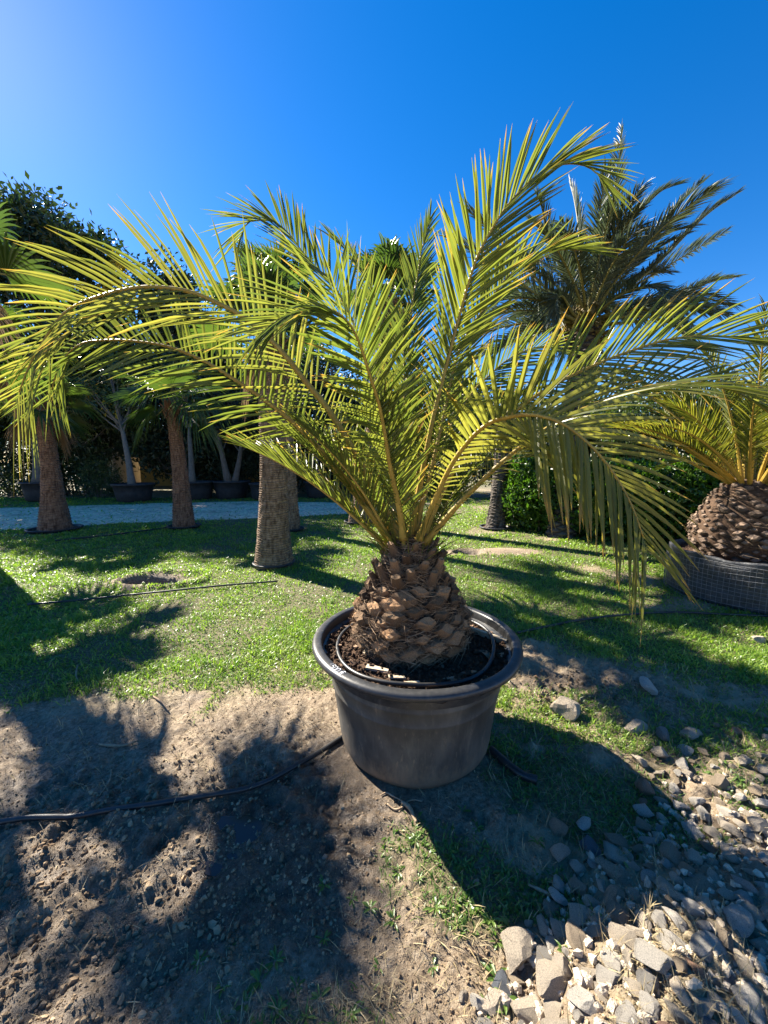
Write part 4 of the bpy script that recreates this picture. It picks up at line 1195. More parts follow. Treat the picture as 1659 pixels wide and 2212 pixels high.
FLAB = {'far_left_low': 'long frond arching far out to the left over the lawn', 'right_near': 'drooping frond hanging down to the right with yellowed leaflets', 'right_tall': 'tall upright frond with its tip bent over'}
for nm, d in FR.items():
    d = dict(d); ctrl = d.pop('c'); mat = d.pop('mat'); sep = d.pop('sep', False); lo = d.pop('lo', 0.0); hi = d.pop('hi', 1.0)
    if not nm.startswith('inner'): ctrl = pxf(ctrl)
    geo = frond_geo(ctrl, **d)
    rv, rf, V, F, tq = geo
    mb = MB(); mb.add(rv, rf)
    fr = mb.build('frond', M['rachis'], palm, True)
    if nm in FLAB: fr['label'] = FLAB[nm]
    n_, m_ = V.shape[:2]
    rr = leaf_rand(n_, lo, hi)
    if sep:
        for k in range(n_):
            o_ = obj('leaflet', mk_mesh('leaflet', V[k], [F], {'t': tq, 'r': np.full(m_, rr[k])}, [M[mat]], smooth=False), fr)
            o_.matrix_parent_inverse = (Matrix.Translation(-palm.location)).inverted() @ Matrix.Translation(-palm.location)
    else:
        mb = MB()
        mb.add(V.reshape(-1, 3), (np.arange(n_)[:, None, None] * m_ + F[None]).reshape(-1, 4), np.tile(tq, n_), np.repeat(rr, m_))
        o_ = mb.build('leaflets', M[mat], fr)
        o_.matrix_parent_inverse = Matrix.Identity(4)
        tag(o_, kind='stuff')

# stray spines round the heart
mb = MB()
for k in range(150):
    az = rng.uniform(0, 6.28); el = R(rng.uniform(25, 85)); L = rng.uniform(0.08, 0.34)
    b_ = np.array((TR[0] + 0.12 * math.sin(az), TR[1] + 0.12 * math.cos(az), rng.uniform(0.98, 1.28)))
    d = np.array((math.cos(el) * math.sin(az), math.cos(el) * math.cos(az), math.sin(el)))
    P = np.stack([b_ + d * L * q + np.array((0, 0, -0.1)) * L * q * q for q in (0, 0.5, 1)])
    V, F = tube(P, [0.003, 0.0024, 0.0004], 4, False)
    mb.add(V, F, 0, rng.uniform(0.3, 1))
tag(mb.build('spines', M['leaf_old'], palm), kind='stuff')

# ------------------------------------------------------------------ ringed-trunk fan palms
def fan_leaf_geo(mb_, base, d, pet, rad, nseg=34, span=250, droop=0.25, roll=0.0, dead=False):
    """petiole (slot 0) + fan of folded segments (slot 1)"""
    d = nrm(np.asarray(d, float))
    sag = np.array((0, 0, -1.0))
    P = np.stack([base + d * pet * q + sag * 0.10 * pet * q * q for q in np.linspace(0, 1, 6)])
    V, F = tube(P, [0.022, 0.018, 0.014, 0.012, 0.011, 0.010], 5)
    mb_.add(V, F, 0, 0.5, 0)
    hub = P[-1]; fwd = nrm(P[-1] - P[-2])
    S = np.cross(fwd, (0, 0, 1.0))
    if np.linalg.norm(S) < 0.1: S = np.array((1.0, 0, 0))
    S = nrm(S); N = np.cross(S, fwd)
    S, N = math.cos(roll) * S + math.sin(roll) * N, math.cos(roll) * N - math.sin(roll) * S
    th = np.radians(np.linspace(-span / 2, span / 2, nseg)) + rng.normal(0, 0.015, nseg)
    D = np.cos(th)[:, None] * fwd + np.sin(th)[:, None] * S + (0.12 + 0.25 * np.abs(np.sin(th / 2)))[:, None] * N
    D = nrm(D)
    Wd = nrm(-np.sin(th)[:, None] * fwd + np.cos(th)[:, None] * S)
    Nl = np.cross(D, Wd)
    L = rad * (0.75 + 0.25 * np.cos(th / 2) ** 2) * rng.uniform(0.93, 1.05, nseg)
    K = 6
    q = np.linspace(0, 1, K + 1)
    w_in = 2 * np.sin(np.radians(span / nseg) / 2) * q[None] * L[:, None] * 1.08
    wmax = 2 * np.sin(np.radians(span / nseg) / 2) * L[:, None] * 0.50
    hw = 0.5 * np.where(q[None] < 0.5, w_in, wmax * np.interp(q, [0.5, 0.7, 0.88, 1], [1.08, 0.8, 0.4, 0.03])[None]) + 0.001
    dr = droop * rng.uniform(0.6, 1.4, nseg)
    C = hub + D[:, None] * (L[:, None] * q)[..., None] + sag * ((dr * L)[:, None] * np.clip(q - 0.4, 0, 1) ** 2 * 2.2)[..., None]
    fo = 0.5
    l_ = C + Wd[:, None] * hw[..., None] - Nl[:, None] * (hw * fo)[..., None]
    r_ = C - Wd[:, None] * hw[..., None] - Nl[:, None] * (hw * fo)[..., None]
    V = np.stack((l_, C + Nl[:, None] * (hw * fo)[..., None], r_), 2).reshape(nseg, -1, 3)
    k = np.arange(K)
    F = np.vstack([np.stack((k * 3 + c_, k * 3 + c_ + 1, k * 3 + c_ + 4, k * 3 + c_ + 3), 1) for c_ in (0, 1)])
    m_ = (K + 1) * 3
    rv = np.clip(rng.uniform(0.2, 0.8) + rng.normal(0, 0.12, nseg), 0, 1)
    mb_.add(V.reshape(-1, 3), (np.arange(nseg)[:, None, None] * m_ + F[None]).reshape(-1, 4), np.tile(np.repeat(q, 3), nseg), np.repeat(rv, m_), 1)


def ringed_trunk(path, radii, rings, mat, parent, name='trunk', depth=0.02, sides=56, scale_pat=False):
    """trunk along path with leaf-scar rings as real ridges"""
    n_ = rings * 7
    P, ln = catmull(path, n_)
    s = np.linspace(0, 1, n_)
    rad = np.interp(s, np.linspace(0, 1, len(radii)), radii)
    a_ = np.linspace(0, 2 * math.pi, sides, endpoint=False)
    A, Sg = np.meshgrid(a_, s)
    if scale_pat:
        ph = Sg * rings
        d1 = (ph + A * 5 / (2 * math.pi)) % 1.0; d2 = (ph - A * 5 / (2 * math.pi)) % 1.0
        rel = np.minimum(np.minimum(d1, 1 - d1), np.minimum(d2, 1 - d2)) * 2
        dark = 1 - sstep(0.05, 0.4, rel)
        rel = rel * 1.2
    else:
        ph = (Sg * rings * 1.5 + 1.6 * (fbm(np.cos(A) * 1.6 + 7, np.sin(A) * 1.6 + Sg * 7, 5, 3) - 0.5) + 0.8 * (noise(Sg * rings * 0.9, Sg * 0, 3) - 0.5)) % 1.0
        rel = ph
        dark = sstep(0.78, 0.98, ph)
        # fine upright cracks inside every ring
        cr = noise(np.cos(A) * 22, np.sin(A) * 22 + Sg * rings * 0.7, 9)
        dark = np.clip(0.75 * dark + 0.9 * sstep(0.62, 0.9, cr), 0, 1)
        rel = rel * (0.45 + 1.1 * fbm(np.cos(A) * 5, np.sin(A) * 5 + Sg * rings, 12, 2))
    rr = rad[:, None] * (1 + 0.05 * (fbm(A * 2, Sg * 30, 8, 3) - 0.5)) + depth * (rel - 0.5)
    V = P[:, None] + np.stack((rr * np.cos(A), rr * np.sin(A), np.zeros_like(A)), -1)
    V = V.reshape(-1, 3)
    i_, j_ = np.meshgrid(np.arange(n_ - 1), np.arange(sides), indexing='ij'); j2 = (j_ + 1) % sides
    F = np.stack((i_ * sides + j_, i_ * sides + j2, (i_ + 1) * sides + j2, (i_ + 1) * sides + j_), -1).reshape(-1, 4)
    V = np.vstack((V, P[-1:]))
    q = np.arange(sides); q2 = (q + 1) % sides
    F3 = np.stack((q + (n_ - 1) * sides, q2 + (n_ - 1) * sides, np.full(sides, n_ * sides)), 1)
    mb_ = MB(); mb_.add(V, [F, F3], np.concatenate((dark.ravel(), [0.0])))
    return mb_.build(name, M[mat], parent, False)


def sunken_pot(c_, r_, label, hgt=0.07, group=None, mat='planter'):
    """the rim of a buried nursery pot"""
    z0 = hz(*c_)
    t_ = thing('sunken_pot', label, 'plant pot', (c_[0], c_[1], z0), group)
    V, F = lathe([(r_ * 0.93, z0 - 0.12), (r_ * 0.97, z0 + hgt * 0.6), (r_ * 1.06, z0 + hgt * 0.7), (r_ * 1.07, z0 + hgt), (r_ * 0.98, z0 + hgt * 1.02), (r_ * 0.94, z0 + hgt * 0.9), (r_ * 0.92, z0 - 0.1)], 44, c_)
    mb_ = MB(); mb_.add(V, F); mb_.build('rim', M[mat], t_, True)
    soil_disc(c_, r_ * 0.95, z0 + hgt * 0.5, 'soil', t_, 0.015, 8, 30, 5)
    return t_


def fan_crown(parent, c_, leaves, matl='fan', tilt=0.0):
    for (az, el, pet, rad, dr, roll, dead) in leaves:
        mb_ = MB()
        a_, e_ = R(az), R(el)
        d = np.array((math.cos(e_) * math.sin(a_), math.cos(e_) * math.cos(a_), math.sin(e_)))
        fan_leaf_geo(mb_, c_ + d * 0.05, d, pet, rad, droop=dr, roll=roll)
        o_ = mb_.build('fan_leaf', [M['rachis_green'], M['dead'] if dead else M[matl]], parent)
        if dead: o_['label'] = 'withered brown fan leaf'


def rand_fan(n_, pet, rad, el=(-20, 80), dead=2):
    out_ = []
    for k in range(n_):
        e = el[0] + (el[1] - el[0]) * ((k + 0.5) / n_) ** 0.8
        out_.append(((k * 137.5 + rng.uniform(-15, 15)) % 360, e, pet * rng.uniform(0.8, 1.15), rad * rng.uniform(0.85, 1.1), rng.uniform(0.2, 0.6), rng.uniform(-0.3, 0.3), False))
    for k in range(dead):
        out_.append((rng.uniform(0, 360), rng.uniform(-70, -45), pet * 0.7, rad * 0.7, 0.9, rng.uniform(-0.5, 0.5), True))
    return out_


def fan_palm(label, base_px, top_px, Yb, Yt, radii, rings, mat, crown, potlab, potr, group=None, depth=0.02):
    b_ = gpt(*base_px); tp_ = at(top_px[0], top_px[1], Yt)
    base = np.array((b_[0], b_[1], hz(*b_) - 0.05))
    t_ = thing('fan_palm', label, 'palm tree', (base[0], base[1], base[2] + 0.05), group)
    mid = base * 0.5 + tp_ * 0.5 + np.array((0.03, 0, 0))
    ringed_trunk([base, base * 0.75 + mid * 0.25 + np.array((0.0, 0, 0.06)), mid, tp_], radii, rings, mat, t_, depth=depth)
    fan_crown(t_, tp_ + np.array((0, 0, -0.05)), crown)
    # sheath of old petiole bases under the crown
    mb_ = MB()
    for k in range(26):
        az = rng.uniform(0, 6.28); z = -rng.uniform(0.0, 0.55)
        r_ = radii[-1] * 1.0
        p0 = tp_ + np.array((math.sin(az) * r_, math.cos(az) * r_, z - 0.06)); o_ = np.array((math.sin(az), math.cos(az), 0))
        P = np.stack([p0, p0 + o_ * 0.03 + np.array((0, 0, 0.10)), p0 + o_ * rng.uniform(0.06, 0.13) + np.array((0, 0, 0.2))])
        V, F = tube(P, [0.03, 0.022, 0.012], 5); mb_.add(V, F, rng.uniform(0, 0.5))
    mb_.build('petiole_stubs', M['trunk_red'], t_)
    if potlab: sunken_pot(b_, potr, potlab)
    return t_


fan_palm('stout red brown fan palm trunk flaring into a sunken pot beside the gravel path', (120, 1146), (92, 868), 9.0, 8.9, [0.345, 0.235, 0.18, 0.155, 0.145], 34, 'trunk_red',
         rand_fan(13, 0.55, 0.75, (-35, 75), 4), 'round black sunken pot rim around the stout red brown fan palm', 0.50)
fan_palm('slender brown fan palm with green fan leaves above the gravel path edge', (398, 1140), (371, 866), 9.2, 9.1, [0.26, 0.20, 0.165, 0.145, 0.14], 36, 'trunk_red',
         [(-78, 22, 0.55, 1.0, 0.25, 0.55, 0), (-60, -8, 0.5, 0.85, 0.5, 0.3, 0), (95, 0, 0.5, 0.9, 0.8, -0.3, 0), (60, 30, 0.5, 0.9, 0.4, -0.2, 0), (-30, 55, 0.5, 0.85, 0.3, 0.2, 0), (20, 70, 0.45, 0.85, 0.2, 0, 0), (-120, 35, 0.5, 0.8, 0.4, 0.3, 0), (150, 40, 0.5, 0.8, 0.4, -0.2, 0), (180, 10, 0.4, 0.7, 0.7, 0, 0), (80, -35, 0.45, 0.8, 0.9, -0.3, 0), (-95, -35, 0.4, 0.7, 0.8, 0.3, 0)],
         'low black sunken pot rim with grass tufts around the slender fan palm', 0.36)
fan_palm('thick grey brown ringed fan palm standing on the lawn left of the big pot', (592, 1222), (578, 715), 5.85, 5.95, [0.30, 0.24, 0.205, 0.19, 0.18, 0.175, 0.175], 74, 'trunk_fan',
         rand_fan(16, 0.52, 0.70, (-25, 88), 3), 'weathered black sunken pot rim around the thick ringed fan palm', 0.30, depth=0.016)
fan_palm('leaning dark fan palm half hidden behind the thick ringed one', (628, 1146), (598, 640), 9.0, 9.0, [0.22, 0.18, 0.155, 0.14, 0.13], 60, 'trunk_fan',
         rand_fan(12, 0.6, 0.8, (-20, 85), 3), 'black sunken pot rim around the leaning dark fan palm', 0.30)
fan_palm('tall fan palm rising behind the potted palm with bulbous base in a dark pot', (778, 1130), (845, 645), 9.6, 9.6, [0.34, 0.27, 0.21, 0.18, 0.16, 0.15], 60, 'trunk_fan',
         rand_fan(16, 0.65, 0.9, (-20, 88), 3), 'dark square cut pot around the bulbous base of the tall fan palm', 0.40)
# palms at and just past the left edge that shade the lawn and the mud
fan_palm('low fan palm at the left whose crown hangs before the dark trees', (-75, 1206), (-70, 740), 6.2, 6.2, [0.25, 0.21, 0.18, 0.165, 0.16], 56, 'trunk_fan',
         rand_fan(12, 0.55, 0.75, (-30, 80), 2), 'black sunken pot rim around the low left fan palm', 0.32)
fan_palm('tall fan palm at the left whose broad leaf fan reaches across the trees', (-110, 1275), (-78, 575), 4.75, 4.75, [0.20, 0.17, 0.15, 0.14, 0.135], 60, 'trunk_fan',
         [(85, 2, 0.40, 0.78, 0.2, 0.35, 0), (70, 65, 0.45, 0.65, 0.25, 0.2, 0), (-100, 12, 0.42, 0.65, 0.3, -0.2, 0), (-75, 55, 0.4, 0.6, 0.3, 0, 0), (150, 72, 0.35, 0.55, 0.4, 0.2, 0), (100, -65, 0.3, 0.45, 0.9, 0.2, 1), (-60, -65, 0.3, 0.45, 0.9, 0.2, 1)], 'black sunken pot rim around the tall left fan palm', 0.28)

# ------------------------------------------------------------------ feather palms behind
def feather_palm(label, base_xy, path, radii, rings, mat, fronds, leafm, rach, name='date_palm', pat=True, depth=0.03):
    t_ = thing(name, label, 'palm tree', (base_xy[0], base_xy[1], hz(*base_xy)))
    ringed_trunk(path, radii, rings, mat, t_, scale_pat=pat, depth=depth, sides=36)
    for d in fronds:
        d = dict(d); c_ = d.pop('c'); lo = d.pop('lo', 0); hi = d.pop('hi', 1)
        mb_ = MB(); add_frond(mb_, frond_geo(c_, K=3, **d), lo, hi)
        mb_.build('frond', [M[rach], M[leafm]], t_)
    return t_


# big grey green date palm at the right
b_ = gpt(1210, 1158); base = np.array((b_[0], b_[1], -0.05)); top_ = at(1268, 712, 8.9)
crown = top_ + np.array((0, 0, 0.12))
fl = []
px_f = [[(1275, 640), (1300, 520), (1325, 420), (1338, 330), (1342, 275)], [(1300, 640), (1390, 540), (1470, 440), (1515, 392)], [(1310, 660), (1420, 570), (1520, 470), (1590, 420)],
        [(1310, 690), (1420, 665), (1520, 615), (1592, 598)], [(1300, 660), (1400, 600), (1500, 540), (1570, 500)], [(1300, 700), (1390, 690), (1480, 640), (1545, 600)],
        [(1240, 640), (1190, 530), (1170, 450), (1160, 420)], [(1255, 620), (1250, 500), (1240, 430), (1230, 395)], [(1225, 670), (1120, 560), (1040, 480), (1010, 450)],
        [(1220, 680), (1110, 600), (1020, 540), (965, 510)], [(1225, 690), (1140, 640), (1080, 650), (1060, 700)], [(1230, 690), (1180, 630), (1165, 640), (1170, 700)],
        [(1290, 640), (1350, 500), (1420, 420), (1460, 400)], [(1240, 680), (1215, 640), (1200, 660), (1215, 720)]]
for k, pts in enumerate(px_f):
    Yend = 8.9 + rng.uniform(-1.4, 1.0)
    ys = np.linspace(8.9, Yend, len(pts) + 1)[1:]
    c_ = [crown] + [at(p_[0], p_[1], y_) for p_, y_ in zip(pts, ys)]
    fl.append(dict(c=c_, npair=110, Lmax=0.58, Wmax=0.030, r0=0.035, roll=(rng.uniform(-50, 50), rng.uniform(-50, 50)), dih=0.55, angs=(50, 38, 16), droop=0.15, twist=0.8, cluster=0.5, hi=0.8))
for k in range(44):
    az = k * 137.5 + rng.uniform(-20, 20); el = rng.uniform(0, 78)
    fl.append(dict(c=proc_ctrl(crown, R(az), R(el), rng.uniform(2.0, 3.0), rng.uniform(0.6, 1.3)), npair=92, Lmax=0.54, Wmax=0.030, r0=0.033, roll=(rng.uniform(-40, 40), rng.uniform(-40, 40)), dih=0.5, angs=(52, 40, 18), droop=0.2, twist=0.8, cluster=0.5, hi=0.8))
gp = feather_palm('big grey green date palm with scaly pale trunk standing before the hedge', b_, [base, base * 0.5 + top_ * 0.5, top_], [0.30, 0.25, 0.25, 0.28, 0.34], 34, 'trunk_scale', fl, 'date', 'rachis_green', depth=0.06)
# dense olive brown fruit and stub mass below the crown
mb = MB()
for k in range(420):
    az = rng.uniform(0, 6.28); z = rng.uniform(-0.55, 0.35); r_ = 0.30 + 0.22 * math.sin((z + 0.55) / 0.9 * math.pi) * rng.uniform(0.5, 1)
    p_ = crown + np.array((r_ * math.sin(az), r_ * math.cos(az), z))
    mb.add(iv * rng.uniform(0.02, 0.045) * rng.uniform(0.6, 1.4, (12, 1)) + p_, if_)
tag(mb.build('fruit_clusters', M['fruit'], gp), kind='stuff')

# ringed palm left of it, crown hidden by the potted palm
b_ = gpt(1070, 1142); base = np.array((b_[0], b_[1], -0.05)); top_ = at(1090, 900, 9.3)
fl = [dict(c=proc_ctrl(top_, R(k * 137.5), R(rng.uniform(5, 75)), rng.uniform(1.1, 1.6), rng.uniform(0.5, 1.2)), npair=40, Lmax=0.32, Wmax=0.032, r0=0.02, dih=0.5, angs=(52, 40, 18), droop=0.15, twist=0.6) for k in range(20)]
feather_palm('brown ringed feather palm on the lawn behind the drooping frond', b_, [base, base * 0.5 + top_ * 0.5, top_], [0.245, 0.18, 0.165, 0.16, 0.17], 24, 'trunk_scale', fl, 'far_leaf', 'rachis_green', 'feather_palm', False, 0.03)
sunken_pot(b_, 0.36, 'torn pale liner rim around the ringed feather palm', 0.06, None, 'fabric')

# palm beyond the right edge of the picture whose crown shows at the border
b_ = np.array((10.4, 9.0)); base = np.array((b_[0], b_[1], -0.05)); top_ = np.array((10.45, 9.0, 3.6))
fl = [dict(c=proc_ctrl(top_, R(k * 137.5), R(rng.uniform(5, 80)), rng.uniform(1.6, 2.2), rng.uniform(0.5, 1.2)), npair=44, Lmax=0.38, Wmax=0.032, r0=0.02, dih=0.5, angs=(52, 40, 18), droop=0.15, twist=0.6) for k in range(24)]
feather_palm('distant feather palm rising behind the hedge at the far right', b_, [base, base * 0.5 + top_ * 0.5, top_], [0.25, 0.2, 0.2, 0.2], 30, 'trunk_scale', fl, 'far_leaf', 'rachis_green', 'feather_palm', True, 0.04)

# ------------------------------------------------------------------ second potted palm in a wire basket
HB = np.array((4.42, 4.42))
pb = thing('wire_basket_pot', 'black lined root ball pot wrapped in galvanised wire mesh', 'plant pot', (HB[0], HB[1], 0))
prof = [(0.0, 0.0), (0.76, 0.0), (0.80, 0.04), (0.80, 0.14), (0.79, 0.26), (0.795, 0.40), (0.80, 0.50), (0.805, 0.545), (0.785, 0.56), (0.755, 0.545), (0.75, 0.42)]
pr2 = np.array(prof)
s = np.linspace(0, len(prof) - 1, 40)
pr2 = np.stack((np.interp(s, np.arange(len(prof)), pr2[:, 0]), np.interp(s, np.arange(len(prof)), pr2[:, 1])), 1)
V, F = lathe(pr2, 120, HB, wob=lambda r_, z_, a_: (r_ + (r_ > 0.5) * 0.035 * (fbm(a_ * 7, z_ * 9, 3, 3) - 0.5), z_ + (z_ > 0.5) * 0.05 * (fbm(a_ * 4, a_ * 0, 13, 2) - 0.5)))
mb = MB(); mb.add(V, F); mb.build('liner', M['fabric'], pb, True)
mb = MB()
for k, z in enumerate(np.linspace(0.02, 0.50, 11)):
    a = np.linspace(0, 2 * math.pi, 73); r_ = 0.818 + 0.006 * np.sin(5 * a + k)
    V, F = tube(np.stack((HB[0] + r_ * np.cos(a), HB[1] + r_ * np.sin(a), z + 0.010 * np.sin(3 * a + k)), 1), 0.0024, 4, False); mb.add(V, F)
for k in range(104):
    a_ = k / 104 * 6.2832
    zz = np.linspace(0.0, 0.505, 5); r_ = 0.821 + 0.006 * np.sin(5 * a_ + zz * 9)
    V, F = tube(np.stack((HB[0] + r_ * np.cos(a_), HB[1] + r_ * np.sin(a_), zz), 1), 0.0022, 4, False); mb.add(V, F)
tag(mb.build('wire_mesh', M['wire'], pb), kind='stuff')
soil_disc(HB, 0.765, 0.47, 'soil', pb, 0.03, 14, 60, 9)
hp = thing('canary_palm', 'squat feather palm with grey pineapple trunk in the wire basket pot', 'palm tree', (HB[0], HB[1], 0.47))
gb = [boot_mesh(k, 0.5, 0.4, 'boot_grey') for k in range(6)]
HT_ = np.array((4.30, 4.42))
prof = [(0.36, 0.40), (0.46, 0.52), (0.53, 0.66), (0.535, 0.78), (0.50, 0.92), (0.43, 1.06), (0.35, 1.18), (0.30, 1.28), (0.20, 1.36), (0.08, 1.40)]
pineapple(hp, HT_, prof, 299, 0.052, gb, None, 9e9, 500, 0.12, 4, 'core')
H0 = np.array((HT_[0], HT_[1], 1.30))
for k in range(40):
    az = k * 137.5 + rng.uniform(-15, 15); el = rng.uniform(25, 84)
    L = rng.uniform(1.5, 2.1)
    mb = MB()
    add_frond(mb, frond_geo(proc_ctrl(H0 + 0.12 * np.array((math.sin(R(az)), math.cos(R(az)), 0)), R(az), R(el), L, rng.uniform(0.4, 1.0), sway=rng.uniform(-0.2, 0.2)), npair=48, Lmax=0.34, Wmax=0.022, r0=0.02, roll=(rng.uniform(-25, 25), rng.uniform(-25, 25)), dih=0.45, angs=(52, 42, 18), K=3))
    mb.build('frond', [M['rachis'], M['far_leaf']], hp)

# ------------------------------------------------------------------ trees, hedge
def leaf_cloud(mb_, cen, n_, rad, size, flat=1.0, rbase=None, aspect=0.45):
    """n_ leaves scattered in an uneven clump"""
    d = nrm(rng.normal(size=(n_, 3))); rr = rad * rng.uniform(0.15, 1, n_) ** 0.5 * (0.7 + 0.6 * rng.uniform(0, 1, n_))
    p_ = cen + d * rr[:, None] * np.array((1, 1, flat))
    dirs = nrm(rng.normal(size=(n_, 3)) + d * 0.8)
    sd = nrm(np.cross(dirs, rng.normal(size=(n_, 3))))
    L = size * rng.uniform(0.7, 1.35, n_)
    nn = np.cross(dirs, sd)
    a_ = p_; b_ = p_ + dirs * L[:, None] * 0.5 + sd * L[:, None] * aspect * 0.5 + nn * L[:, None] * 0.08
    c_ = p_ + dirs * L[:, None]; e_ = p_ + dirs * L[:, None] * 0.5 - sd * L[:, None] * aspect * 0.5 + nn * L[:, None] * 0.08
    V = np.stack((a_, b_, c_, e_), 1).reshape(-1, 3)
    k = np.arange(n_)[:, None] * 4
    mb_.add(V, [k + np.array([[0, 1, 2]]), k + np.array([[0, 2, 3]])], 0.3, np.repeat(rng.uniform(0, 1, n_), 4))


def tree(label, base, hgt, crown_r, crown_c, trunk_r, nclump, nleaf, size, leafm, barkm='bark', name='tree', flat=1.0, clump=0.55, group=None, base_z=None, lean=(0, 0), extra=None, cone=False):
    b_ = np.array((base[0], base[1], (hz(*base) if base_z is None else base_z) - 0.05))
    t_ = thing(name, label, 'tree', (b_[0], b_[1], b_[2] + 0.05), group)
    cc = b_ + np.array((lean[0], lean[1], crown_c))
    mbw = MB(); mbl = MB()
    tp_ = b_ + np.array((lean[0], lean[1], hgt * 0.9))
    P, _ = catmull([b_, b_ * 0.6 + tp_ * 0.4 + np.array((rng.uniform(-0.1, 0.1), rng.uniform(-0.1, 0.1), 0)), tp_], 16)
    V, F = tube(P, trunk_r * np.linspace(1, 0.25, 16) * (1 + 0.4 * np.exp(-np.linspace(0, 12, 16))), 10); mbw.add(V, F)
    per = nleaf // nclump
    for k in range(nclump):
        d = nrm(rng.normal(size=3)); rr = rng.uniform(0.35, 1.0) ** 0.6
        cr = np.array(crown_r)
        p_ = cc + d * cr * rr
        if cone:
            f = np.clip((p_[2] - cc[2]) / cr[2] * 0.5 + 0.5, 0, 1)
            p_[:2] = cc[:2] + (p_[:2] - cc[:2]) * (1.25 - 1.0 * f)
        q = np.clip((p_[2] - b_[2]) / (hgt) * 0.75, 0.15, 0.85)
        st = P[int(q * 15)]
        L_, _ = catmull([st, st * 0.5 + p_ * 0.5 + np.array((0, 0, -0.1 * crown_r[2])), p_], 7)
        V, F = tube(L_, trunk_r * 0.32 * np.linspace(1, 0.15, 7), 5, False); mbw.add(V, F)
        leaf_cloud(mbl, p_, per, clump * min(crown_r[0], crown_r[2]) * rng.uniform(0.6, 1.25), size, flat)
    mbw.build('trunk', M[barkm], t_, True)
    mbl.build('crown', M[leafm], t_)
    if extra:
        mbe = MB()
        for (ep, en, er) in extra: leaf_cloud(mbe, np.asarray(ep, float), en, er, size * 1.0, 1.0, None, 0.8)
        mbe.build('yellow_leaves', M['yellow_leaf'], t_)
    return t_


def px_ground(px, Y):
    return np.array((at(px, 1000, Y)[0], Y))


tree('large dark glossy evergreen tree at the left beyond the gravel path', px_ground(120, 18.5), 13.2, (4.6, 2.6, 5.6), 7.6, 0.24, 74, 34000, 0.28, 'tree_leaf', clump=0.26)
tree('dark evergreen with several pointed leaders behind the gravel path', px_ground(385, 19.5), 12.0, (3.2, 2.0, 5.6), 6.4, 0.20, 54, 21000, 0.24, 'conifer', clump=0.26, cone=True,
     extra=[(at(255, 575, 17.0), 60, 0.35), (at(245, 625, 17.0), 70, 0.4), (at(285, 640, 17.2), 40, 0.3)])
tree('dark bushy evergreen tree behind the thick ringed palm', px_ground(520, 20.5), 8.2, (2.8, 2.0, 3.5), 4.4, 0.2, 36, 13000, 0.24, 'conifer', clump=0.3)
tree('broad dark tree filling the gap behind the tall fan palm', px_ground(720, 21.5), 7.6, (3.2, 2.0, 3.2), 4.2, 0.2, 36, 13000, 0.24, 'conifer', clump=0.3)
tree('round dark tree behind the hedge end', px_ground(940, 20.5), 6.6, (3.0, 2.0, 2.7), 3.7, 0.2, 32, 11000, 0.22, 'tree_leaf', clump=0.3)
tree('grey green tree showing between palm fronds above the hedge', px_ground(1370, 14.5), 4.8, (2.2, 1.8, 1.7), 3.0, 0.14, 26, 8000, 0.16, 'light_leaf', clump=0.32)
tree('dark tree at the far left edge behind the gravel path', px_ground(-140, 18.0), 9.0, (3.0, 2.2, 4.0), 5.0, 0.2, 34, 11000, 0.26, 'tree_leaf', clump=0.3)
tree('dark low tree standing behind the right hedge', px_ground(1150, 16.5), 4.0, (2.4, 1.8, 1.7), 2.2, 0.14, 26, 8000, 0.18, 'conifer', clump=0.34)

tree('dark evergreen rising between the stout and slender fan palms', px_ground(200, 22.5), 9.6, (3.4, 2.2, 4.2), 5.2, 0.2, 44, 17000, 0.26, 'conifer', clump=0.3)
tree('dark evergreen rising right of the pointed leaders', px_ground(470, 23.5), 9.0, (3.4, 2.2, 4.0), 5.0, 0.2, 44, 16000, 0.26, 'tree_leaf', clump=0.3)
tree('dark evergreen far behind the leaning fan palm', px_ground(650, 24.5), 8.6, (3.6, 2.2, 3.8), 4.8, 0.2, 44, 16000, 0.26, 'conifer', clump=0.3)
tree('dark tree closing the gap above the hedge end', px_ground(1090, 19.0), 4.6, (3.0, 1.8, 2.0), 2.5, 0.16, 34, 12000, 0.2, 'conifer', clump=0.34)
tree('dark bushy tree above the hedge behind the drooping frond', px_ground(1270, 17.0), 4.2, (3.0, 1.8, 1.9), 2.3, 0.16, 34, 12000, 0.2, 'tree_leaf', clump=0.34)
tree('olive bushy tree above the hedge behind the wire basket palm', px_ground(1500, 14.5), 4.4, (2.8, 1.8, 1.9), 2.4, 0.16, 34, 12000, 0.18, 'light_leaf', clump=0.34)
tree('dark bushy tree at the far right behind the hedge', px_ground(1720, 13.0), 4.4, (2.8, 1.8, 1.9), 2.4, 0.16, 34, 10000, 0.18, 'tree_leaf', clump=0.34)

# clipped shrubs in the shade behind the planters
def shrub(label, px, Y, w_, h_, leafm='tree_leaf', n_=6000, size=0.16, group=None):
    c_ = px_ground(px, Y)
    t_ = thing('shrub', label, 'shrub', (c_[0], c_[1], 0), group)
    mbl = MB(); mbw = MB()
    for k in range(18):
        p_ = np.array((c_[0] + rng.uniform(-1, 1) * w_ * 0.8, c_[1] + rng.uniform(-0.5, 0.5), rng.uniform(0.12, 0.95) * h_))
        leaf_cloud(mbl, p_, n_ // 18, 0.28 * h_ + 0.15, size)
        V, F = tube(np.stack([(c_[0] + (p_[0] - c_[0]) * 0.5, c_[1], -0.05), (p_[0] * 0.8 + c_[0] * 0.2, c_[1], p_[2] * 0.5), p_]), [0.03, 0.02, 0.008], 5, False); mbw.add(V, F)
    mbw.build('stems', M['bark'], t_); mbl.build('foliage', M[leafm], t_)


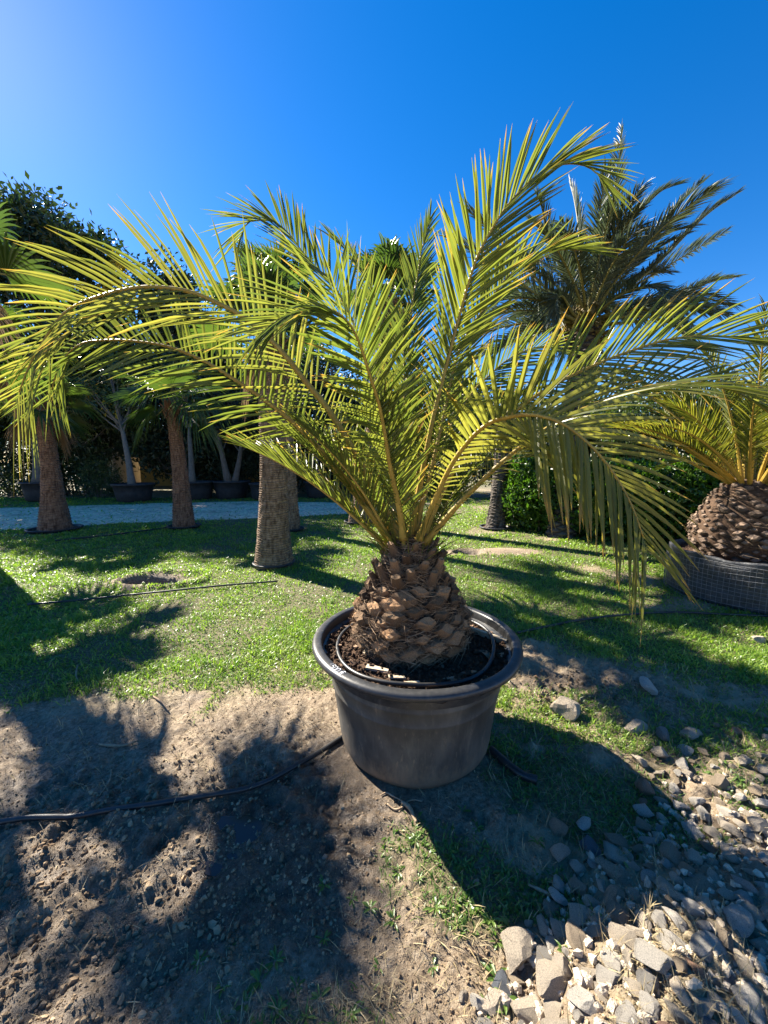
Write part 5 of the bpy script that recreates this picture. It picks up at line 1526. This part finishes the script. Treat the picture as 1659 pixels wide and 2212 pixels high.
shrub('dark shaded shrub behind the grey planter at the left', 40, 18.2, 1.6, 2.6)
shrub('dark green shrub between the left palms beyond the path', 165, 18.6, 1.5, 2.4, 'tree_leaf')
shrub('low sparse shrub beside the wide black planter', 210, 17.6, 0.7, 1.5, 'light_leaf', 3000, 0.11)
shrub('deep green shrub behind the slender fan palm', 460, 19.4, 1.7, 2.2, 'conifer')
shrub('dark shrub behind the multi stemmed potted tree', 610, 19.0, 1.7, 2.5, 'conifer')
shrub('shaded shrub behind the leaning dark fan palm', 760, 19.6, 2.0, 2.4, 'conifer')
shrub('shaded shrub left of the hedge', 930, 18.5, 2.0, 2.2, 'tree_leaf')

# row of planters with young trees beyond the path
def planter(label, px, Y, r_, h_):
    c_ = px_ground(px, Y)
    t_ = thing('planter', label, 'plant pot', (c_[0], c_[1], 0), None)
    V, F = lathe([(0, 0.0), (r_ * 0.72, 0.0), (r_ * 0.80, 0.06), (r_ * 0.88, h_ * 0.5), (r_ * 0.94, h_ * 0.9), (r_ * 1.03, h_ * 0.91), (r_ * 1.03, h_), (r_ * 0.96, h_), (r_ * 0.94, h_ * 0.9)], 40, c_)
    mb_ = MB(); mb_.add(V, F); mb_.build('body', M['planter'], t_, True)
    soil_disc(c_, r_ * 0.96, h_ * 0.93, 'soil', t_, 0.02, 6, 24, 3)
    return c_


c_ = planter('wide black planter holding a pale leaning trunk', 284, 15.6, 0.76, 0.74)
tree('pale leaning young tree with sparse yellowing leaves in the wide black planter', (c_[0] - 0.05, c_[1]), 4.6, (1.5, 1.0, 1.1), 4.1, 0.13, 16, 1800, 0.14, 'light_leaf', 'bark_pale', base_z=0.66, lean=(-0.45, 0), clump=0.4,
     extra=[(at(150, 770, 15.4), 40, 0.35), (at(190, 845, 15.4), 40, 0.35), (at(240, 880, 15.5), 25, 0.35)])
c_ = planter('faded grey planter under the trees at the left', 85, 15.8, 0.70, 0.80)
tree('thick grey trunked tree in the faded grey planter', (c_[0], c_[1]), 5.2, (1.6, 1.2, 1.6), 4.2, 0.26, 18, 4500, 0.18, 'tree_leaf', 'bark', base_z=0.74, clump=0.4)
c_ = planter('black planter right of the slender fan palm', 420, 16.6, 0.75, 0.78)
tree('slim straight pale trunked tree right of the slender fan palm', (c_[0] - 0.15, c_[1]), 4.8, (1.4, 1.0, 1.2), 4.2, 0.13, 16, 3500, 0.15, 'tree_leaf', 'bark_pale', base_z=0.72, clump=0.4)
c_ = planter('black planter holding a forked tree', 497, 17.0, 0.78, 0.78)
tree('forked dark tree stem left in the planter pair', (c_[0] - 0.12, c_[1]), 3.9, (1.3, 1.0, 1.2), 3.2, 0.15, 16, 3500, 0.15, 'conifer', 'bark', base_z=0.72, clump=0.4, lean=(-0.55, 0))
tree('forked dark tree stem leaning right over the planter pair', (c_[0] + 0.16, c_[1]), 3.9, (1.3, 1.0, 1.2), 3.2, 0.13, 16, 3500, 0.15, 'conifer', 'bark', base_z=0.72, clump=0.4, lean=(0.6, 0))
c_ = planter('black planter partly behind the thick ringed palm', 570, 16.4, 0.66, 0.72)
tree('small dark tree in the planter behind the thick ringed palm', (c_[0] + 0.1, c_[1]), 3.6, (1.3, 1.0, 1.2), 3.0, 0.10, 14, 3000, 0.15, 'conifer', 'bark', base_z=0.66, clump=0.4)
c_ = planter('black planter in deep shade right of the ringed palm', 690, 17.2, 0.72, 0.74)
tree('small crooked tree in the deep shade planter', (c_[0], c_[1]), 3.6, (1.4, 1.0, 1.2), 3.0, 0.11, 14, 3000, 0.15, 'conifer', 'bark', base_z=0.68, clump=0.4, lean=(-0.2, 0))

# laurel hedge running back from the right
hedge = thing('laurel_hedge', 'leafy green laurel hedge behind the lawn at the right', 'hedge', (5.2, 7.0, 0))
A0, A1 = np.array((3.05, 9.6)), np.array((8.2, 4.9))
mb = MB(); mbw = MB(); mbc = MB()
hv = A1 - A0; hl = np.linalg.norm(hv); hv = hv / hl; hn = np.array((-hv[1], hv[0])) * -1
if hn[1] > 0: hn = -hn
n_ = 19000
s = rng.uniform(0, 1, n_); z = rng.uniform(0.03, 1, n_) ** 0.8
topz = 1.45 + 0.35 * fbm(s * 9, s * 0, 3, 3)
bul = 0.5 + 0.35 * np.sin(z * math.pi) + 0.45 * (fbm(s * 12, z * 3, 5, 3) - 0.5)
endr = np.minimum(1, np.minimum(s, 1 - s) * hl / 0.5) ** 0.5
dep = rng.uniform(0, 1, n_) ** 0.4 * bul * endr
p_ = np.concatenate((A0 + hv * (s * hl)[:, None] + hn * dep[:, None], (z * topz)[:, None]), 1)
tops = rng.uniform(0, 1, n_) < 0.15
p_[tops, 2] = topz[tops] * rng.uniform(0.92, 1.05, tops.sum()); p_[tops, :2] -= hn * rng.uniform(0, 0.9, tops.sum())[:, None] * 0.8
dirs = nrm(np.concatenate((np.repeat(hn[None], n_, 0) * 0.6, np.full((n_, 1), 0.35)), 1) + rng.normal(size=(n_, 3)) * 0.6)
sd = nrm(np.cross(dirs, rng.normal(size=(n_, 3)) * 0.6 + np.array((hn[0] * 0.5, hn[1] * 0.5, 0.8))))
L = rng.uniform(0.07, 0.15, n_); nn_ = np.cross(dirs, sd)
pa = p_; pc = p_ + dirs * L[:, None]
pm = p_ + dirs * (L * 0.5)[:, None] - nn_ * (L * 0.06)[:, None]
pb_ = p_ + dirs * (L * 0.5)[:, None] + sd * (L * 0.21)[:, None]; pe_ = p_ + dirs * (L * 0.5)[:, None] - sd * (L * 0.21)[:, None]
V = np.stack((pa, pb_, pm, pc, pe_), 1).reshape(-1, 3)
k = np.arange(n_)[:, None] * 5
mb.add(V, [k + np.array([[0, 2, 1]]), k + np.array([[1, 2, 3]]), k + np.array([[0, 4, 2]]), k + np.array([[4, 3, 2]])], 0.3, np.repeat(rng.uniform(0, 1, n_), 5))
tag(mb.build('leaves', M['laurel'], hedge), kind='stuff')
for k in range(60):
    f = rng.uniform(0.02, 0.98); q = A0 + hv * hl * f + hn * rng.uniform(0.0, 0.3)
    e = q + hn * rng.uniform(0, 0.25) + hv * rng.uniform(-0.3, 0.3)
    V, F = tube(np.array([(q[0], q[1], -0.05), ((q[0] + e[0]) / 2, (q[1] + e[1]) / 2, 0.7), (e[0], e[1], 1.35)]), [0.02, 0.014, 0.006], 5, False); mbw.add(V, F)
mbw.build('stems', M['bark'], hedge)
# the dense inner twigs and leaves
leafn = 9000
s = rng.uniform(0, 1, leafn); zz = rng.uniform(0.0, 1.35, leafn)
cen = np.concatenate((A0 + hv * (s * hl)[:, None] - hn * rng.uniform(-0.2, 0.7, leafn)[:, None], zz[:, None]), 1)
dirs = nrm(rng.normal(size=(leafn, 3))); sd = nrm(np.cross(dirs, rng.normal(size=(leafn, 3)))); Ls = 0.2
V = np.stack((cen, cen + dirs * Ls * 0.5 + sd * 0.06, cen + dirs * Ls, cen + dirs * Ls * 0.5 - sd * 0.06), 1).reshape(-1, 3)
k = np.arange(leafn)[:, None] * 4
mbc.add(V, k + np.array([[0, 1, 2, 3]]), 0.3, np.repeat(rng.uniform(0, 0.4, leafn), 4))
tag(mbc.build('inner_leaves', M['tree_leaf'], hedge), kind='stuff')

# ------------------------------------------------------------------ buildings glimpsed through the trees
hc = at(352, 985, 26.0)
hs = thing('house', 'low ochre house with white roof glimpsed between the trunks', 'house', (hc[0], 26.0, 0))
x0, x1 = at(300, 985, 26)[0], at(760, 985, 26)[0]
V, F = box(x0, x1, 26, 30, 0, 3.25); mb = MB(); mb.add(V, F); mb.build('wall', M['yellow_wall'], hs)
V, F = box(x0 - 0.5, x1 + 0.5, 25.3, 30.6, 3.27, 3.40); V[4:, 2] += np.where(V[4:, 1] > 28, 1.1, 0); V[:4, 2] += np.where(V[:4, 1] > 28, 1.1, 0)
mb = MB(); mb.add(V, F); mb.build('roof', M['white_roof'], hs)
for px in (335, 375, 440, 640):
    xx = at(px, 960, 25.9)[0]
    V, F = box(xx - 0.55, xx + 0.55, 25.93, 25.995, 1.3, 2.6); mb = MB(); mb.add(V, F); wf = mb.build('window', M['dark_frame'], hs)
    V, F = box(xx - 0.47, xx + 0.47, 25.90, 25.928, 1.38, 2.52); mb = MB(); mb.add(V, F); o_ = mb.build('pane', M['glass'], wf); o_.matrix_parent_inverse = Matrix.Identity(4)
gc = at(212, 985, 25.0)
gs = thing('shed', 'pale grey sheet metal shed with pitched end behind the young trees', 'shed', (gc[0], 25.0, 0))
x0, x1 = at(188, 960, 25)[0], at(240, 960, 25)[0]
mb = MB()
xm = (x0 + x1) / 2
V = np.array([(x0, 25, 0), (x1, 25, 0), (x1, 25, 3.9), (xm, 25, 5.0), (x0, 25, 3.9), (x0, 29, 0), (x1, 29, 0), (x1, 29, 3.9), (xm, 29, 5.0), (x0, 29, 3.9)])
mb.add(V, [np.array([(0, 1, 2, 4), (1, 6, 7, 2), (5, 0, 4, 9), (6, 5, 9, 7)]), np.array([(4, 2, 3), (7, 9, 8)])]); mb.build('wall', M['grey_sheet'], gs)
mb = MB()
for xa, za, xb, zb in ((x0 - 0.15, 3.85, xm, 5.06), (xm, 5.06, x1 + 0.15, 3.85)):
    V = np.array([(xa, 24.8, za), (xb, 24.8, zb), (xb, 29.2, zb), (xa, 29.2, za), (xa, 24.8, za + 0.06), (xb, 24.8, zb + 0.06), (xb, 29.2, zb + 0.06), (xa, 29.2, za + 0.06)])
    mb.add(V, np.array([(0, 3, 2, 1), (4, 5, 6, 7), (0, 1, 5, 4), (2, 3, 7, 6), (1, 2, 6, 5), (3, 0, 4, 7)]))
mb.build('roof', M['white_roof'], gs)
V, F = box(xm - 0.5, xm + 0.4, 24.93, 24.995, 0.02, 2.2); mb = MB(); mb.add(V, F); mb.build('door', M['grey_sheet'], gs)

# ------------------------------------------------------------------ hoses on the ground
def ground_hose(pts, r_, label, name='irrigation_hose', lift=0.0, n_=80, wave=0.0):
    g_ = [gpt(*p_) for p_ in pts]
    P, _ = catmull([(p_[0], p_[1], 0) for p_ in g_], n_)
    z = height(P[:, 0], P[:, 1])
    k = np.ones(9) / 9
    zp = np.pad(z, 4, mode='edge'); zs_ = np.convolve(zp, k, mode='valid')
    zm = np.max(np.stack([zp[k2:k2 + len(z)] for k2 in range(9)]), 0)
    P[:, 2] = np.convolve(np.pad(np.maximum(zs_, zm * 0.7 + zs_ * 0.3), 3, mode='edge'), np.ones(7) / 7, mode='valid') + r_ * 0.8 + lift
    mb_ = MB(); V, F = tube(P, r_, 8); mb_.add(V, F)
    o_ = mb_.build(name, M['hose'], None, True)
    return tag(o_, label, 'hose')


ground_hose([(-1500, 1900), (-700, 1850), (-120, 1806), (0, 1792), (200, 1770), (400, 1742), (540, 1708), (640, 1662), (735, 1600), (800, 1566)], 0.0125, 'thick black hose running over the mud to the back of the big pot', lift=0.004, n_=220)
ground_hose([(1060, 1625), (1090, 1650), (1125, 1676), (1160, 1690)], 0.022, 'short black pipe end lying in the shade right of the big pot', 'drain_pipe')
ground_hose([(60, 1312), (200, 1300), (340, 1287), (480, 1272), (600, 1262)], 0.012, 'thin black hose lying across the lawn below the dug hole', lift=0.03)
ground_hose([(1118, 1376), (1180, 1362), (1250, 1348), (1330, 1338), (1450, 1330), (1560, 1334), (1700, 1338)], 0.012, 'thin black hose crossing the lawn from the big pot towards the wire basket', lift=0.022)
ground_hose([(120, 1172), (250, 1158), (380, 1140), (400, 1130)], 0.016, 'black hose linking the stout and slender fan palms', lift=0.03)


# roots and sticks
def stick(px_pts, r_, label, name, cat, mat='root', lift=0.004):
    g_ = [gpt(*p_) for p_ in px_pts]
    P, _ = catmull([(p_[0], p_[1], hz(*p_) + r_ * 0.7 + lift) for p_ in g_], 26)
    mb_ = MB(); V, F = tube(P, r_ * np.interp(np.linspace(0, 1, 26), [0, 0.3, 1], [0.6, 1, 0.45]), 6); mb_.add(V, F)
    return mb_, P


rt = thing('dry_root', 'twisted pale root poking from the soil at the foot of the big pot', 'root', (*gpt(880, 1745), 0))
mb, _ = stick([(868, 1738), (885, 1752), (893, 1768), (900, 1780)], 0.012, '', '', ''); mb.build('main_root', M['root'], rt, True)
mb, _ = stick([(822, 1722), (835, 1716), (850, 1724), (872, 1736)], 0.005, '', '', ''); mb.build('side_root', M['root'], rt, True)
mb, _ = stick([(836, 1742), (852, 1752), (868, 1750), (880, 1736), (895, 1732), (912, 1735)], 0.005, '', '', ''); mb.build('side_root', M['root'], rt, True)
for pts, r_, lab in (([(215, 1612), (240, 1616), (268, 1612), (300, 1600)], 0.008, 'curved dry stick on the lit mud above the thick hose'),
                     ([(240, 1660), (238, 1690), (215, 1730)], 0.005, 'thin pale stick leaning over the thick hose'),
                     ([(168, 1440), (165, 1462), (170, 1478)], 0.007, 'short white stick standing in the grass edge'),
                     ([(330, 1508), (350, 1522), (365, 1535)], 0.008, 'short grey stick at the edge of the dry grass'),
                     ([(1140, 1912), (1175, 1928), (1220, 1952), (1232, 1955)], 0.007, 'dry broken stalk lying among the weeds'),
                     ([(1010, 2050), (1040, 2062), (1065, 2075)], 0.004, 'fine dry twig on soil beside the rubble edge')):
    mb, _ = stick(pts, r_, '', '', '')
    tag(mb.build('stick', M['root'], None, True), lab, 'stick')

# ------------------------------------------------------------------ single weeds that can be told apart
def weed_mesh(k):
    mb_ = MB()
    nl = rng.integers(6, 11)
    for q in range(nl):
        az = q * 2.4 + rng.uniform(-0.3, 0.3); el = rng.uniform(0.15, 0.9); L = rng.uniform(0.6, 1.0); W = rng.uniform(0.06, 0.12)
        h_ = np.array((math.cos(az), math.sin(az), 0)); s_ = np.array((-math.sin(az), math.cos(az), 0))
        C = np.stack([h_ * L * t_ * math.cos(el) + np.array((0, 0, 1)) * (L * t_ * math.sin(el) - 0.35 * L * t_ * t_) for t_ in np.linspace(0, 1, 5)])
        wv = W * np.array((0.25, 0.6, 1.0, 0.85, 0.05))
        V = np.stack((C + s_ * wv[:, None] + np.array((0, 0, 1)) * wv[:, None] * 0.4, C, C - s_ * wv[:, None] + np.array((0, 0, 1)) * wv[:, None] * 0.4), 1).reshape(-1, 3)
        kk = np.arange(4)
        F = np.vstack([np.stack((kk * 3 + c_, kk * 3 + c_ + 1, kk * 3 + c_ + 4, kk * 3 + c_ + 3), 1) for c_ in (0, 1)])
        mb_.add(V, F, np.repeat(np.linspace(0, 1, 5), 3), rng.uniform(0, 1))
    return mb_.mesh('weed', [M['weed']])


weeds = [weed_mesh(k) for k in range(6)]
spots = [(595, 2068, 0.06, 'largest broad leaved weed growing alone in the front soil'), (940, 1962, 0.06, 'bright upright weed in the middle of the front weed patch'), (850, 1985, 0.05, 'weed half in shadow left of the bright upright weed'),
         (895, 1815, 0.05, 'grey green rosette weed at the top of the weed patch'), (760, 1935, 0.045, None), (800, 1960, 0.05, None), (860, 1880, 0.045, None), (905, 1900, 0.04, None), (970, 1840, 0.05, None), (1000, 1870, 0.05, None), (1040, 1830, 0.055, None),
         (1085, 1880, 0.05, None), (1010, 1945, 0.05, None), (1060, 1985, 0.05, None), (1100, 2000, 0.055, None), (1120, 2030, 0.05, None), (1075, 2030, 0.045, None), (970, 1990, 0.04, None), (1030, 1790, 0.045, None), (700, 1905, 0.045, None),
         (560, 2110, 0.05, None), (640, 2120, 0.05, None), (690, 2150, 0.05, None), (530, 2160, 0.05, None), (600, 2180, 0.055, None), (760, 2190, 0.045, None), (480, 2130, 0.04, None), (430, 2080, 0.04, None), (660, 2200, 0.05, None), (500, 2040, 0.03, None),
         (1075, 2110, 0.06, None), (1090, 2160, 0.055, None), (1220, 2090, 0.045, None), (1060, 2180, 0.05, None), (820, 2085, 0.035, None), (935, 2080, 0.04, None), (700, 2020, 0.035, None), (1110, 1760, 0.05, None), (1160, 1830, 0.05, None), (1150, 1700, 0.05, None), (1000, 1750, 0.05, None),
         (1600, 1690, 0.06, None), (1480, 1650, 0.04, None), (1340, 1610, 0.045, None), (150, 1440, 0.05, None)]
for k, (px, py, s, lab) in enumerate(spots):
    c_ = gpt(px, py)
    o_ = obj('weed', weeds[k % 6], None, (c_[0], c_[1], hz(*c_) - 0.002), (0, 0, rng.uniform(0, 6.28)), s * rng.uniform(0.9, 1.2))
    if lab: tag(o_, lab, 'weed')
    else:
        wh = 'on the stony ground beyond the rubble' if px > 1300 else 'in the shaded turf right of the pot' if (px > 990 and py < 1765 or px > 1140 and py < 1850) else 'at the edge of the rubble heap' if px > 1050 and py > 2040 else 'on the front soil by the largest weed' if px < 720 and py > 2000 else 'at the lawn edge' if py < 1500 else 'in the patch of weeds before the pot'
        lab = '%s leafy green weed %s' % ('tiny' if s < 0.046 else 'bushy', wh)
        tag(o_, lab, 'weed', lab.replace('weed', 'weeds', 1))
